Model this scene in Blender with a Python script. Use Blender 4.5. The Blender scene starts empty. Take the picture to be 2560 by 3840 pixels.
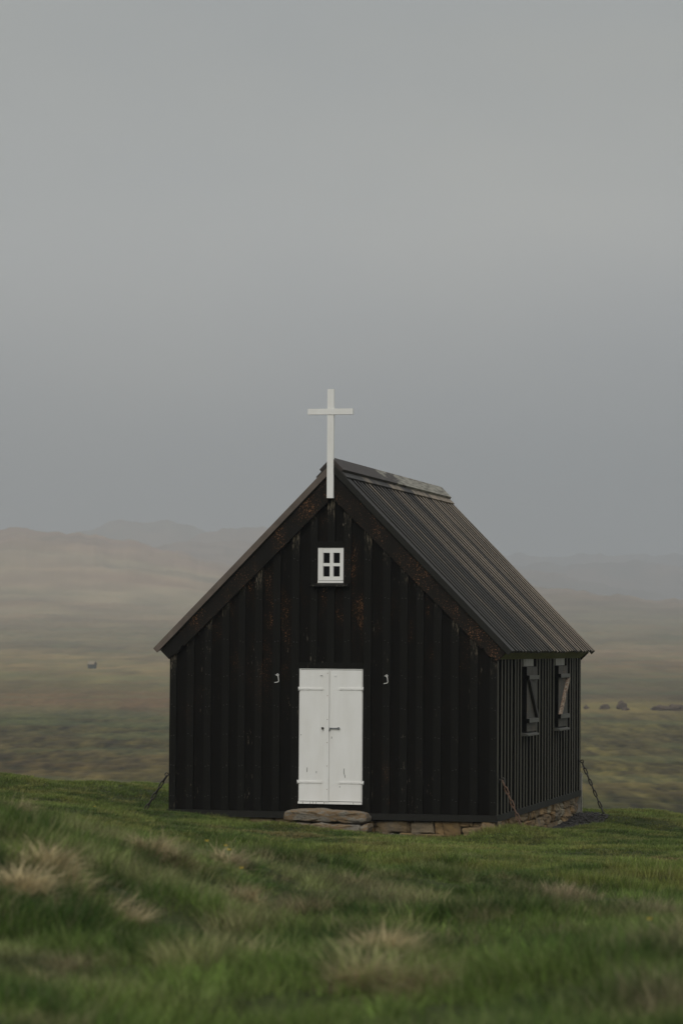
import bpy, bmesh, math, random
import numpy as np
from mathutils import Vector, Matrix, noise as mnoise

sc = bpy.context.scene
C = sc.collection
R = math.radians
PI = math.pi

# ------------------------------------------------------------------ camera
F, YAW, PITCH, ROLL = 11200.0, -0.22954540, 0.04433892, 0.00713203
CAM = np.array([7.13997586, -39.86562836, 2.29478211])
IW, IH = 2560, 3840
_fw = np.array([math.sin(YAW)*math.cos(PITCH), math.cos(YAW)*math.cos(PITCH), math.sin(PITCH)])
_r0 = np.array([math.cos(YAW), -math.sin(YAW), 0.0])
_u0 = np.cross(_r0, _fw)
_rt = _r0*math.cos(ROLL) + _u0*math.sin(ROLL)
_up = -_r0*math.sin(ROLL) + _u0*math.cos(ROLL)
cam_data = bpy.data.cameras.new('camera')
cam = bpy.data.objects.new('camera', cam_data); C.objects.link(cam)
cam.matrix_world = Matrix(((_rt[0], _up[0], -_fw[0], CAM[0]), (_rt[1], _up[1], -_fw[1], CAM[1]),
                           (_rt[2], _up[2], -_fw[2], CAM[2]), (0, 0, 0, 1)))
cam_data.sensor_fit = 'VERTICAL'
cam_data.sensor_width = 24.0; cam_data.sensor_height = 36.0
cam_data.lens = F/IH*36.0
cam_data.clip_start = 0.2; cam_data.clip_end = 30000
cam_data.dof.use_dof = True
cam_data.dof.focus_distance = 41.2
cam_data.dof.aperture_fstop = 4.2
sc.camera = cam

# ------------------------------------------------------------------ light, sky, exposure
SUN_EL, SUN_AZ = R(38), R(186)          # azimuth clockwise from +Y; behind and a little left of the camera
sun_d = bpy.data.lights.new('sun', 'SUN'); sun_d.energy = 1.2; sun_d.angle = R(40)
sun_d.color = (1.0, 0.96, 0.9)
sun = bpy.data.objects.new('sun', sun_d); C.objects.link(sun)
sdir = Vector((math.sin(SUN_AZ)*math.cos(SUN_EL), math.cos(SUN_AZ)*math.cos(SUN_EL), math.sin(SUN_EL)))
sun.rotation_euler = (-sdir).to_track_quat('-Z', 'Y').to_euler()

world = bpy.data.worlds.new('World'); sc.world = world; world.use_nodes = True
nt = world.node_tree; nt.nodes.clear()
def N(tree, typ, **kw):
    n = tree.nodes.new(typ)
    for k, v in kw.items(): setattr(n, k, v)
    return n
wo = N(nt, 'ShaderNodeOutputWorld'); bg = N(nt, 'ShaderNodeBackground')
sky = N(nt, 'ShaderNodeTexSky', sky_type='NISHITA'); sky.sun_disc = False
sky.sun_elevation = SUN_EL; sky.sun_rotation = SUN_AZ; sky.dust_density = 4
skys = N(nt, 'ShaderNodeVectorMath', operation='SCALE'); skys.inputs['Scale'].default_value = 0.10
nt.links.new(sky.outputs[0], skys.inputs[0])
tc = N(nt, 'ShaderNodeTexCoord'); sep = N(nt, 'ShaderNodeSeparateXYZ')
nt.links.new(tc.outputs['Generated'], sep.inputs[0])
cn = N(nt, 'ShaderNodeTexNoise'); cn.inputs['Scale'].default_value = 3.2; cn.inputs['Detail'].default_value = 3
cmap = N(nt, 'ShaderNodeMapping'); cmap.inputs['Scale'].default_value = (1, 1, 2.2)
nt.links.new(tc.outputs['Generated'], cmap.inputs[0]); nt.links.new(cmap.outputs[0], cn.inputs['Vector'])
wr = N(nt, 'ShaderNodeMath', operation='MULTIPLY_ADD'); wr.inputs[1].default_value = 0.05; wr.inputs[2].default_value = -0.025
nt.links.new(cn.outputs['Fac'], wr.inputs[0])
za = N(nt, 'ShaderNodeMath', operation='ADD'); nt.links.new(sep.outputs[2], za.inputs[0]); nt.links.new(wr.outputs[0], za.inputs[1])
ramp = N(nt, 'ShaderNodeValToRGB'); nt.links.new(za.outputs[0], ramp.inputs[0])
SKY = [(0.0, (.255, .28, .305)), (0.05, (.275, .30, .32)), (0.085, (.385, .392, .40)), (0.12, (.515, .515, .505)), (0.15, (.52, .52, .495)),
       (0.21, (.39, .395, .375)), (0.32, (.50, .52, .52)), (0.6, (.95, .98, 1.0)), (1.0, (1.25, 1.28, 1.3))]
cr = ramp.color_ramp; cr.interpolation = 'B_SPLINE'
while len(cr.elements) < len(SKY): cr.elements.new(0.5)
for e, (p, c) in zip(cr.elements, SKY): e.position = p; e.color = (*c, 1)
mixw = N(nt, 'ShaderNodeMix', data_type='RGBA'); mixw.inputs[0].default_value = 0.94
nt.links.new(skys.outputs[0], mixw.inputs[6]); nt.links.new(ramp.outputs[0], mixw.inputs[7])
tn = N(nt, 'ShaderNodeTexNoise'); tn.inputs['Scale'].default_value = 5.0; tn.inputs['Detail'].default_value = 4
tn.noise_dimensions = '3D'; nt.links.new(cmap.outputs[0], tn.inputs['Vector'])
tr_ = N(nt, 'ShaderNodeValToRGB'); nt.links.new(tn.outputs['Fac'], tr_.inputs[0])
tr_.color_ramp.elements[0].position = .3; tr_.color_ramp.elements[0].color = (.93, .95, .98, 1)
tr_.color_ramp.elements[1].position = .7; tr_.color_ramp.elements[1].color = (1.06, 1.05, 1.02, 1)
mt_ = N(nt, 'ShaderNodeMix', data_type='RGBA', blend_type='MULTIPLY'); mt_.inputs[0].default_value = 1.0
nt.links.new(mixw.outputs[2], mt_.inputs[6]); nt.links.new(tr_.outputs[0], mt_.inputs[7])
nt.links.new(mt_.outputs[2], bg.inputs[0]); bg.inputs[1].default_value = 1.0
nt.links.new(bg.outputs[0], wo.inputs[0])

vs = sc.view_settings
vs.view_transform = 'Standard'; vs.look = 'None'; vs.gamma = 1.0; vs.exposure = 0.0; vs.use_curve_mapping = False
sc.cycles.use_denoising = True
sc.cycles.max_bounces = 8; sc.cycles.volume_bounces = 1; sc.cycles.transparent_max_bounces = 8

# ------------------------------------------------------------------ helpers
def ray(u, v):
    d = _fw + _rt*(u-1280)/F - _up*(v-1920)/F
    return d
def atD(u, v, D): return CAM + ray(u, v)*D
def onY(u, v, y=0.0): d = ray(u, v); return CAM + d*((y-CAM[1])/d[1])
def onX(u, v, x=0.0): d = ray(u, v); return CAM + d*((x-CAM[0])/d[0])

def tag(o, label=None, cat=None, group=None, kind=None):
    if label: o['label'] = label
    if cat: o['category'] = cat
    if group: o['group'] = group
    if kind: o['kind'] = kind
    return o
def empty(name, loc, parent=None):
    o = bpy.data.objects.new(name, None); o.location = loc; o.empty_display_size = 0.2
    C.objects.link(o)
    if parent: o.parent = parent
    return o
def obj(name, bm, mat, parent=None, smooth=False):
    me = bpy.data.meshes.new(name)
    bmesh.ops.recalc_face_normals(bm, faces=bm.faces[:])
    bm.to_mesh(me); bm.free()
    for m in (mat if isinstance(mat, (list, tuple)) else [mat]): me.materials.append(m)
    if smooth: me.polygons.foreach_set('use_smooth', [True]*len(me.polygons))
    o = bpy.data.objects.new(name, me); C.objects.link(o)
    if parent:
        o.parent = parent
        o.location = -Vector(world_loc(parent))
    return o
def world_loc(o):
    v = Vector((0, 0, 0))
    while o is not None: v += o.location; o = o.parent
    return v
def box(bm, x0, x1, y0, y1, z0, z1, mi=0, jit=0.0, rnd=None):
    vs_ = []
    for x, y, z in ((x0,y0,z0),(x1,y0,z0),(x1,y1,z0),(x0,y1,z0),(x0,y0,z1),(x1,y0,z1),(x1,y1,z1),(x0,y1,z1)):
        if jit: x += rnd.uniform(-jit, jit); y += rnd.uniform(-jit, jit); z += rnd.uniform(-jit, jit)
        vs_.append(bm.verts.new((x, y, z)))
    for f in ((0,3,2,1),(4,5,6,7),(0,1,5,4),(1,2,6,5),(2,3,7,6),(3,0,4,7)):
        fc = bm.faces.new([vs_[i] for i in f]); fc.material_index = mi
    return vs_
def prism(bm, pts, axis, a0, a1, mi=0):
    """extrude a 2-D outline along an axis ('x': pts are (y,z); 'y': pts are (x,z))"""
    def mk(p, a):
        return (a, p[0], p[1]) if axis == 'x' else (p[0], a, p[1])
    A = [bm.verts.new(mk(p, a0)) for p in pts]; B = [bm.verts.new(mk(p, a1)) for p in pts]
    n = len(pts)
    f1 = bm.faces.new(A); f2 = bm.faces.new(B[::-1]); f1.material_index = f2.material_index = mi
    for i in range(n):
        f = bm.faces.new((A[i], B[i], B[(i+1) % n], A[(i+1) % n])); f.material_index = mi
def flanks(bm, mi=1):  # Y-facing sides take a darker material, painting the sheen contrast with the tops
    bm.normal_update()
    for f in bm.faces:
        if abs(f.normal.y) > .9: f.material_index = mi
def tube(bm, pts, r, seg=8, closed=False, mi=0):
    pts = [Vector(p) for p in pts]; n = len(pts); rings = []
    prev = None
    for i, p in enumerate(pts):
        if closed: t = (pts[(i+1) % n] - pts[i-1]).normalized()
        else: t = (pts[min(i+1, n-1)] - pts[max(i-1, 0)]).normalized()
        a = prev if prev is not None else (Vector((0, 0, 1)) if abs(t.z) < .9 else Vector((1, 0, 0)))
        u = (a - t*a.dot(t)).normalized(); v = t.cross(u); prev = u
        rr = r[i] if isinstance(r, (list, tuple)) else r
        rings.append([bm.verts.new(p + (u*math.cos(2*PI*k/seg) + v*math.sin(2*PI*k/seg))*rr) for k in range(seg)])
    m = n if closed else n-1
    for i in range(m):
        a, b = rings[i], rings[(i+1) % n]
        for k in range(seg):
            f = bm.faces.new((a[k], a[(k+1) % seg], b[(k+1) % seg], b[k])); f.material_index = mi; f.smooth = True
    if not closed:
        bm.faces.new(rings[0][::-1]); bm.faces.new(rings[-1])
def rock(bm, c, d, seed, rough=.12, power=4.0, cuts=4, mi=0, rot=0.0):
    """irregular quarried block: a cube pushed towards a super-ellipsoid and roughened"""
    b = bmesh.new(); bmesh.ops.create_cube(b, size=2.0)
    bmesh.ops.subdivide_edges(b, edges=b.edges[:], cuts=cuts, use_grid_fill=True)
    off = Vector((seed*7.31, seed*3.17, seed*1.93)); sk = Vector((math.sin(seed*5.1)*.12, math.cos(seed*3.3)*.12, 0))
    vm = {}
    for v in b.verts:
        p = v.co; L = (abs(p.x)**power + abs(p.y)**power + abs(p.z)**power)**(1/power)
        q = p/L
        n1 = mnoise.noise(q*1.1 + off); n2 = mnoise.noise(q*3.3 + off*2)
        q = q*(1 + rough*n1*1.9 + rough*.8*n2); q.x += rough*.9*mnoise.noise(q*1.3+off*3); q.z += rough*1.2*mnoise.noise(q*1.3+off*5)
        q = Vector((q.x + sk.x*q.z, q.y, q.z + sk.y*q.x))
        x, y, z = q.x*d[0]/2, q.y*d[1]/2, q.z*d[2]/2
        x, y = x*math.cos(rot)-y*math.sin(rot), x*math.sin(rot)+y*math.cos(rot)
        vm[v.index] = bm.verts.new((c[0]+x, c[1]+y, c[2]+z))
    for f in b.faces:
        g = bm.faces.new([vm[v.index] for v in f.verts]); g.material_index = mi; g.smooth = False
    b.free()

# ------------------------------------------------------------------ materials
def mat(name):
    m = bpy.data.materials.new(name); m.use_nodes = True
    t = m.node_tree; t.nodes.clear()
    out = N(t, 'ShaderNodeOutputMaterial'); b = N(t, 'ShaderNodeBsdfPrincipled')
    t.links.new(b.outputs[0], out.inputs[0])
    return m, t, b, out
def pos(t, scale=(1, 1, 1), space='geo'):
    if space == 'geo': g = N(t, 'ShaderNodeNewGeometry'); o = g.outputs['Position']
    else: g = N(t, 'ShaderNodeTexCoord'); o = g.outputs['Object']
    m = N(t, 'ShaderNodeMapping'); m.inputs['Scale'].default_value = scale
    t.links.new(o, m.inputs[0]); return m.outputs[0]
def noi(t, vec, scale=1, detail=3, rough=.5):
    n = N(t, 'ShaderNodeTexNoise'); n.inputs['Scale'].default_value = scale
    n.inputs['Detail'].default_value = detail; n.inputs['Roughness'].default_value = rough
    t.links.new(vec, n.inputs['Vector']); return n.outputs['Fac']
def rmp(t, fac, stops):
    r = N(t, 'ShaderNodeValToRGB'); cr = r.color_ramp
    while len(cr.elements) < len(stops): cr.elements.new(.5)
    for e, (p, c) in zip(cr.elements, stops):
        e.position = p; e.color = (c, c, c, 1) if isinstance(c, (int, float)) else (*c, 1)
    t.links.new(fac, r.inputs[0]); return r.outputs[0]
def mul(t, a, b, op='MULTIPLY'):
    m = N(t, 'ShaderNodeMath', operation=op)
    for i, s in enumerate((a, b)):
        if isinstance(s, (int, float)): m.inputs[i].default_value = s
        else: t.links.new(s, m.inputs[i])
    return m.outputs[0]
def mix(t, f, a, b, blend='MIX'):
    m = N(t, 'ShaderNodeMix', data_type='RGBA', blend_type=blend)
    for i, s in ((0, f), (6, a), (7, b)):
        if isinstance(s, (int, float)): m.inputs[i].default_value = s
        elif isinstance(s, tuple): m.inputs[i].default_value = (*s, 1)
        else: t.links.new(s, m.inputs[i])
    return m.outputs[2]
def bump(t, b, h, strength=.3, dist=.01):
    n = N(t, 'ShaderNodeBump'); n.inputs['Strength'].default_value = strength; n.inputs['Distance'].default_value = dist
    t.links.new(h, n.inputs['Height']); t.links.new(n.outputs[0], b.inputs['Normal'])

def tar_wood(name, base, fleck, mask_lo, mask_hi, pale=0.0, grain=(30, 30, 1.5), rough=.62, spec=.35, eave=False, high=False):
    """black tarred wood whose coating has flaked off to orange-brown specks"""
    m, t, b, o = mat(name)
    p = pos(t)
    big = noi(t, pos(t, (1.7, 1.7, .9)), 1.0, 4, .6)
    mid = noi(t, pos(t, (5, 5, 2.2)), 1.0, 3, .6)
    area = rmp(t, mul(t, mul(t, big, .65), mul(t, mid, .35), 'ADD'), [(mask_lo, 0.0), (mask_hi, 1.0)])
    if high:      # the coating flakes mostly on the gable, little on the sheltered lower boards
        g0 = N(t, 'ShaderNodeNewGeometry'); s0 = N(t, 'ShaderNodeSeparateXYZ'); t.links.new(g0.outputs['Position'], s0.inputs[0])
        area = mul(t, area, rmp(t, mul(t, s0.outputs[2], .2), [(.25, .12), (.5, 1.0)]))
    sp = noi(t, pos(t, (62, 62, 50)), 1.0, 2, .8)
    thr = rmp(t, mul(t, sp, mul(t, area, .13), 'ADD'), [(.68, 0.0), (.72, 1.0)])
    gr = noi(t, pos(t, grain), 1.0, 3, .6)
    col = mix(t, gr, tuple(c*.6 for c in base), tuple(c*1.5 for c in base))
    fl = mix(t, noi(t, p, 9, 2), fleck, tuple(c*.45 for c in fleck))
    col = mix(t, mul(t, thr, area), col, fl)
    # a faint brown bloom where the coating is thin
    col = mix(t, mul(t, area, .12), col, (.05, .026, .012))
    if pale:
        ps = noi(t, pos(t, (45, 45, 7)), 1.0, 4, .75)
        pa = noi(t, pos(t, (2.1, 2.1, 1.2)), 1.0, 3, .6)
        pm = mul(t, rmp(t, ps, [(.62, 0.0), (.68, 1.0)]), rmp(t, pa, [(.55, 0.0), (.66, 1.0)]))
        col = mix(t, mul(t, pm, pale), col, (.22, .19, .14))
    if eave:      # coating worn off in vertical streaks on the batten ends just below the barge boards
        g = N(t, 'ShaderNodeNewGeometry'); s = N(t, 'ShaderNodeSeparateXYZ'); t.links.new(g.outputs['Position'], s.inputs[0])
        ax = mul(t, mul(t, s.outputs[0], 2.3, 'ADD'), 0, 'ADD'); ab = N(t, 'ShaderNodeMath', operation='ABSOLUTE'); t.links.new(ax, ab.inputs[0])
        d = mul(t, mul(t, mul(t, ab.outputs[0], .985), s.outputs[2], 'ADD'), 3.72, 'SUBTRACT')      # .58 at the board edge
        em = rmp(t, mul(t, d, noi(t, pos(t, (3.1, 3.1, .6)), 1.0, 2), 'MULTIPLY'), [(.15, 0.0), (.34, 1.0)])
        es = noi(t, pos(t, (55, 55, 9)), 1.0, 4, .8)
        em2 = mul(t, em, rmp(t, mul(t, es, mul(t, em, .10), 'ADD'), [(.585, 0.0), (.66, 1.0)]))
        col = mix(t, mul(t, em2, .75), col, (.20, .165, .115))
    t.links.new(col, b.inputs['Base Color'])
    b.inputs['Roughness'].default_value = rough; b.inputs['Specular IOR Level'].default_value = spec
    bump(t, b, gr, .35, .004)
    return m
M = {}
M['tar'] = tar_wood('tarred_wood', (.0030, .0024, .0015), (.30, .14, .055), .49, .64, pale=.8, spec=.07, high=True)
M['tar_batten'] = tar_wood('tarred_batten', (.0052, .0048, .0034), (.30, .13, .05), .56, .72, pale=1.0, spec=.10, eave=True)
M['tar_barge'] = tar_wood('tarred_barge_board', (.0060, .0052, .0038), (.36, .17, .07), .44, .62, spec=.12)
M['tar_barge_worn'] = tar_wood('flecked_barge_board', (.0065, .0052, .0036), (.40, .19, .08), .38, .64, spec=.12)
M['tar_side'] = tar_wood('tarred_side_boards', (.0035, .003, .002), (.10, .07, .04), .66, .8, spec=.06)
M['tar_side_batten'] = tar_wood('worn_sheen_side_batten', (.078, .072, .052), (.18, .12, .07), .6, .75, rough=.6, spec=.2)  # far paler than the boards: wear plus grazing sky sheen put into the colour
M['tar_sill'] = tar_wood('tarred_sill_board', (.011, .0105, .008), (.14, .11, .07), .58, .75, spec=.2)

def white_paint():
    m, t, b, o = mat('white_paint')
    n = noi(t, pos(t, (6, 6, 1.4)), 1.0, 4, .6); s = noi(t, pos(t, (60, 60, 60)), 1.0, 3, .6)
    col = mix(t, rmp(t, n, [(.35, 0.0), (.75, 1.0)]), (.80, .795, .765), (.73, .72, .68))
    col = mix(t, mul(t, rmp(t, s, [(.70, 0.0), (.76, 1.0)]), .35), col, (.35, .28, .2))
    t.links.new(col, b.inputs['Base Color']); b.inputs['Roughness'].default_value = .45
    bump(t, b, noi(t, pos(t, (25, 25, 4)), 1.0, 3), .15, .004)
    return m
M['white'] = white_paint()
def simple(name, col, rough=.6, metal=0.0, var=.3, scale=12, bmp=.2):
    m, t, b, o = mat(name)
    n = noi(t, pos(t), scale, 4, .6)
    t.links.new(mix(t, n, tuple(c*(1-var) for c in col), tuple(c*(1+var) for c in col)), b.inputs['Base Color'])
    b.inputs['Roughness'].default_value = rough; b.inputs['Metallic'].default_value = metal
    if bmp: bump(t, b, n, bmp, .006)
    return m
M['crack'] = simple('bare_crack', (.02, .016, .012), .8)
M['screw'] = simple('rusty_screw', (.20, .11, .06), .6)
M['nail'] = simple('nail_head', (.036, .034, .029), .5, .2, .5, 40)
M['iron'] = simple('dark_iron', (.035, .03, .024), .55, .3, .4, 60)
M['steel'] = simple('galvanised_steel', (.22, .23, .235), .42, .7, .2, 30)
M['rust'] = simple('rusted_iron', (.10, .056, .034), .75, .1, .5, 45)
M['moss'] = simple('mossy_soffit_board', (.150, .140, .045), .8, 0, .5, 9)
M['shutter'] = tar_wood('grey_shutter_wood', (.060, .056, .045), (.42, .26, .14), .47, .60, rough=.7, grain=(60, 40, 3))
M['ledge'] = simple('grey_shutter_ledge', (.085, .082, .068), .6, 0, .3, 25)
M['brace_dark'] = simple('dark_brace', (.018, .013, .009), .7, 0, .4, 20)
def peeled():
    m, t, b, o = mat('peeled_brace_wood')
    n = noi(t, pos(t, (20, 20, 14)), 1.0, 4, .7)
    t.links.new(rmp(t, n, [(.40, (.05, .04, .03)), (.48, (.34, .22, .14)), (.62, (.42, .36, .29))]), b.inputs['Base Color'])
    b.inputs['Roughness'].default_value = .8; return m
M['brace_peel'] = peeled()
M['verge'] = simple('faded_verge_board', (.105, .082, .066), .8, 0, .5, 7)
def grey_bare():
    m, t, b, o = mat('bare_grey_board')
    n = noi(t, pos(t, (20, 28, 2.0)), 1.0, 4, .7)
    t.links.new(rmp(t, n, [(.36, (.05, .045, .035)), (.44, (.27, .26, .22)), (.7, (.36, .34, .30))]), b.inputs['Base Color'])
    b.inputs['Roughness'].default_value = .75; bump(t, b, n, .4, .004); return m
M['bare'] = grey_bare()
def glass():
    m, t, b, o = mat('window_glass')
    b.inputs['Base Color'].default_value = (.006, .006, .007, 1); b.inputs['Roughness'].default_value = .2
    b.inputs['Specular IOR Level'].default_value = .03
    return m
M['glass'] = glass()
def roof_wood():
    m, t, b, o = mat('roof_boards')
    # streaks run down the slope: fine across Y, long along X/Z; weathering increases in uneven bands of Y
    st = noi(t, pos(t, (.9, 26, .9)), 1.0, 4, .65)
    yb = noi(t, pos(t, (.25, 1.3, .25)), 1.0, 2, .5)
    g = N(t, 'ShaderNodeNewGeometry'); s = N(t, 'ShaderNodeSeparateXYZ'); t.links.new(g.outputs['Position'], s.inputs[0])
    yy = mul(t, s.outputs[1], 1/7.5)
    w = mul(t, mul(t, yy, .52), mul(t, yb, .95), 'ADD')
    bt = noi(t, pos(t, (.16, 3.3, .16)), 1.0, 3, .7)
    w = mul(t, w, mul(t, mul(t, bt, .5, 'SUBTRACT'), 1.1), 'ADD')
    wm = rmp(t, w, [(.62, 0.0), (.92, 1.0)])
    base = mix(t, st, (.022, .021, .019), (.062, .057, .052))
    worn = mix(t, rmp(t, st, [(.3, 0.0), (.62, 1.0)]), (.055, .048, .038), (.33, .265, .195))
    col = mix(t, wm, base, worn)
    sp = noi(t, pos(t, (14, 30, 14)), 1.0, 3, .7)
    col = mix(t, mul(t, rmp(t, sp, [(.6, 0.0), (.72, 1.0)]), wm), col, (.035, .034, .028))
    t.links.new(col, b.inputs['Base Color']); b.inputs['Roughness'].default_value = .7; b.inputs['Specular IOR Level'].default_value = .18
    bump(t, b, st, .35, .004); return m
M['roof'] = roof_wood()
M['roof_flank'] = tar_wood('tarred_shade_roof_flank', (.012, .0115, .009), (.12, .09, .06), .55, .7, spec=.12)  # tar on the batten sides, darkened in colour against the lighter, sheen-catching tops
def cap_wood():
    m, t, b, o = mat('ridge_cap_boards')
    g = N(t, 'ShaderNodeNewGeometry'); s = N(t, 'ShaderNodeSeparateXYZ'); t.links.new(g.outputs['Position'], s.inputs[0])
    n = noi(t, pos(t, (5, 1.3, 5)), 1.0, 3, .6)
    gr = noi(t, pos(t, (22, 3, 22)), 1.0, 4, .7)
    f = mul(t, mul(t, s.outputs[1], .115), mul(t, n, 1.0), 'ADD')
    st = rmp(t, f, [(.86, 0.0), (.93, 1.0)])
    front = mix(t, gr, (.034, .028, .025), (.060, .050, .044))
    pale = mix(t, rmp(t, gr, [(.35, 0.0), (.6, 1.0)]), (.10, .09, .07), (.27, .255, .21))
    t.links.new(mix(t, st, front, pale), b.inputs['Base Color']); b.inputs['Roughness'].default_value = .7; b.inputs['Specular IOR Level'].default_value = .2
    bump(t, b, gr, .35, .005); return m
M['cap'] = cap_wood()
def stone():
    m, t, b, o = mat('field_stone')
    g = N(t, 'ShaderNodeNewGeometry')
    r = rmp(t, g.outputs['Random Per Island'], [(0.0, (.31, .18, .062)), (.25, (.19, .125, .052)), (.45, (.38, .23, .085)),
        (.6, (.17, .125, .065)), (.75, (.30, .20, .085)), (.90, (.34, .29, .19)), (1.0, (.14, .085, .04))])
    n = noi(t, pos(t), 9, 5, .7); n2 = noi(t, pos(t), 2.6, 3, .6); n3 = noi(t, pos(t), 45, 3, .7)
    col = mix(t, rmp(t, n2, [(.52, 0.0), (.66, .6)]), r, (.13, .12, .10))
    col = mix(t, rmp(t, n, [(.3, 0.0), (.8, 1.0)]), mix(t, .45, col, (.02, .016, .012)), col)
    col = mix(t, rmp(t, n3, [(.32, 0.75), (.42, 0.0)]), col, (.02, .017, .014))
    t.links.new(col, b.inputs['Base Color']); b.inputs['Roughness'].default_value = .9
    bump(t, b, n3, .7, .012); return m
M['stone'] = stone()
def step_stone():
    m, t, b, o = mat('step_stone')
    n = noi(t, pos(t, (3.4, 6, 7)), 1.0, 4, .65); n3 = noi(t, pos(t), 38, 4, .7)
    col = rmp(t, n, [(.30, (.09, .08, .065)), (.42, (.20, .18, .145)), (.5, (.17, .125, .075)), (.56, (.18, .115, .055)), (.64, (.19, .17, .135))])
    col = mix(t, rmp(t, n3, [(.34, 0.8), (.46, 0.0)]), col, (.035, .03, .022))
    t.links.new(col, b.inputs['Base Color']); b.inputs['Roughness'].default_value = .9
    bump(t, b, n3, .7, .012); return m
M['step'] = step_stone()
M['soil'] = simple('dark_clods', (.035, .032, .029), .95, 0, .5, 20)
M['peat'] = simple('dark_peat', (.062, .040, .022), .95, 0, .5, 1.2)
M['shed_wall'] = simple('dark_shed_boards', (.035, .040, .026), .8, 0, .3, 3)
M['shed_roof'] = simple('pale_shed_roof', (.19, .15, .09), .7, 0, .15, 2)

# ------------------------------------------------------------------ numpy noise
def _h(ix, iy, s):
    n = (ix.astype(np.int64)*374761393 + iy.astype(np.int64)*668265263 + s*982451653) & 0x7fffffff
    n = ((n ^ (n >> 13))*1274126177) & 0x7fffffff
    return ((n ^ (n >> 16)) & 0xffff)/65535.0
def vn(x, y, s=0):
    ix = np.floor(x); iy = np.floor(y); fx = x-ix; fy = y-iy
    fx = fx*fx*(3-2*fx); fy = fy*fy*(3-2*fy)
    a = _h(ix, iy, s); b = _h(ix+1, iy, s); c = _h(ix, iy+1, s); d = _h(ix+1, iy+1, s)
    return (a*(1-fx)+b*fx)*(1-fy) + (c*(1-fx)+d*fx)*fy
def fbm(x, y, o=4, s=0, g=.5):
    t = 0; a = 1; n = 0
    for k in range(o):
        t = t + a*vn(x*(2**k)+k*13.7, y*(2**k)-k*7.3, s+k); n += a; a *= g
    return t/n
def sstep(a, b, x): t = np.clip((x-a)/(b-a), 0, 1); return t*t*(3-2*t)

# ------------------------------------------------------------------ terrain height
ctl = []
for u, v in ((640,3052),(830,3072),(1040,3107),(1182,3116),(1383,3128),(1554,3142),(1690,3152),(1742,3150),(1790,3134),(1850,3116),(1924,3110)):
    ctl.append(onY(u, v, -.22))
for u, v in ((1955,3121),(1990,3128),(2036,3134),(2080,3118),(2110,3102),(2159,3079)): ctl.append(onX(u, v, .12))
for u, v, D in ((0,3100,15),(-250,3060,15),(300,3165,16),(150,3130,15.5),(600,3185,24),(300,3150,24),
        (900,3180,32),(1300,3200,32),(1800,3225,32),(2300,3230,33),(2560,3240,32),(500,3110,32),(0,3050,34),(-300,3030,34),
        (300,3035,42),(0,2985,42),(-300,2960,42),(1850,3165,38.2),(1700,3172,38.0),(2000,3165,38.6),(2250,3150,39.5),(2560,3170,38.5),
        (2200,3105,43.5),(2400,3110,43.5),(2700,3140,42),
        (1000,3280,24),(1500,3300,24),(2000,3320,24),(2500,3320,25),
        (700,3400,16),(1300,3500,16),(1900,3490,16),(2500,3480,16),
        (300,3450,12),(1000,3690,12),(1700,3680,12.5),(2400,3600,11),(2560,3700,9),(1900,3880,9),(900,4020,9),(0,3860,9),
        (1280,4400,6),(2600,4150,6),(0,4250,6),
        (-250,2888,50),(0,2912,50),(250,2941,49),(500,2971,48),(620,2985,47.5),(2180,3048,48.5),(2300,3066,48),(2560,3108,47),(2900,3150,46),
        (2240,3060,46.5),(2280,3086,45.9)):
    ctl.append(atD(u, v, D))
for x, y in ((-4, 2), (-1, 2), (-4, 6), (-1, 6), (-2.5, 4)): ctl.append(np.array([x, y, -.34]))
for x, y, z in ((7.1, -39.9, 1.2), (5, -38, 1.2), (9, -37, 1.25), (12, -39, 1.2), (3, -40, 1.25)): ctl.append(np.array([x, y, z]))
ctl = np.array(ctl)
def _k(r2): return r2*np.log(r2+1e-9)*.5
_P = ctl[:, :2]/10.0
_n = len(ctl)
_A = np.zeros((_n+3, _n+3)); _A[:_n, :_n] = _k(((_P[:, None]-_P[None])**2).sum(-1)) + np.eye(_n)*2e-4
_A[:_n, _n] = 1; _A[:_n, _n+1:] = _P; _A[_n, :_n] = 1; _A[_n+1:, :_n] = _P.T
_w = np.linalg.solve(_A, np.concatenate([ctl[:, 2], np.zeros(3)]))
def near_h(x, y):
    q = np.stack([x, y], -1).reshape(-1, 2)/10.0; out = np.empty(len(q))
    for i in range(0, len(q), 20000):
        s = q[i:i+20000]
        out[i:i+20000] = _k(((s[:, None]-_P[None])**2).sum(-1))@_w[:_n] + _w[_n] + s@_w[_n+1:]
    return out.reshape(np.shape(x))
def VtoZ(v, D): return CAM[2] + (2414.0-v)/F*D
_bD = np.array([0, 40, 48, 60, 80, 120, 170, 300, 500, 800, 1200, 1700, 2300, 4000, 12000.])
_bZ = np.array([1.2, -.3, -.3, -1.3, -3.6, -6.6, -8.2, -8.4, -8.3, -5.2, .6, 15, 30, 30, 30.])
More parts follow.
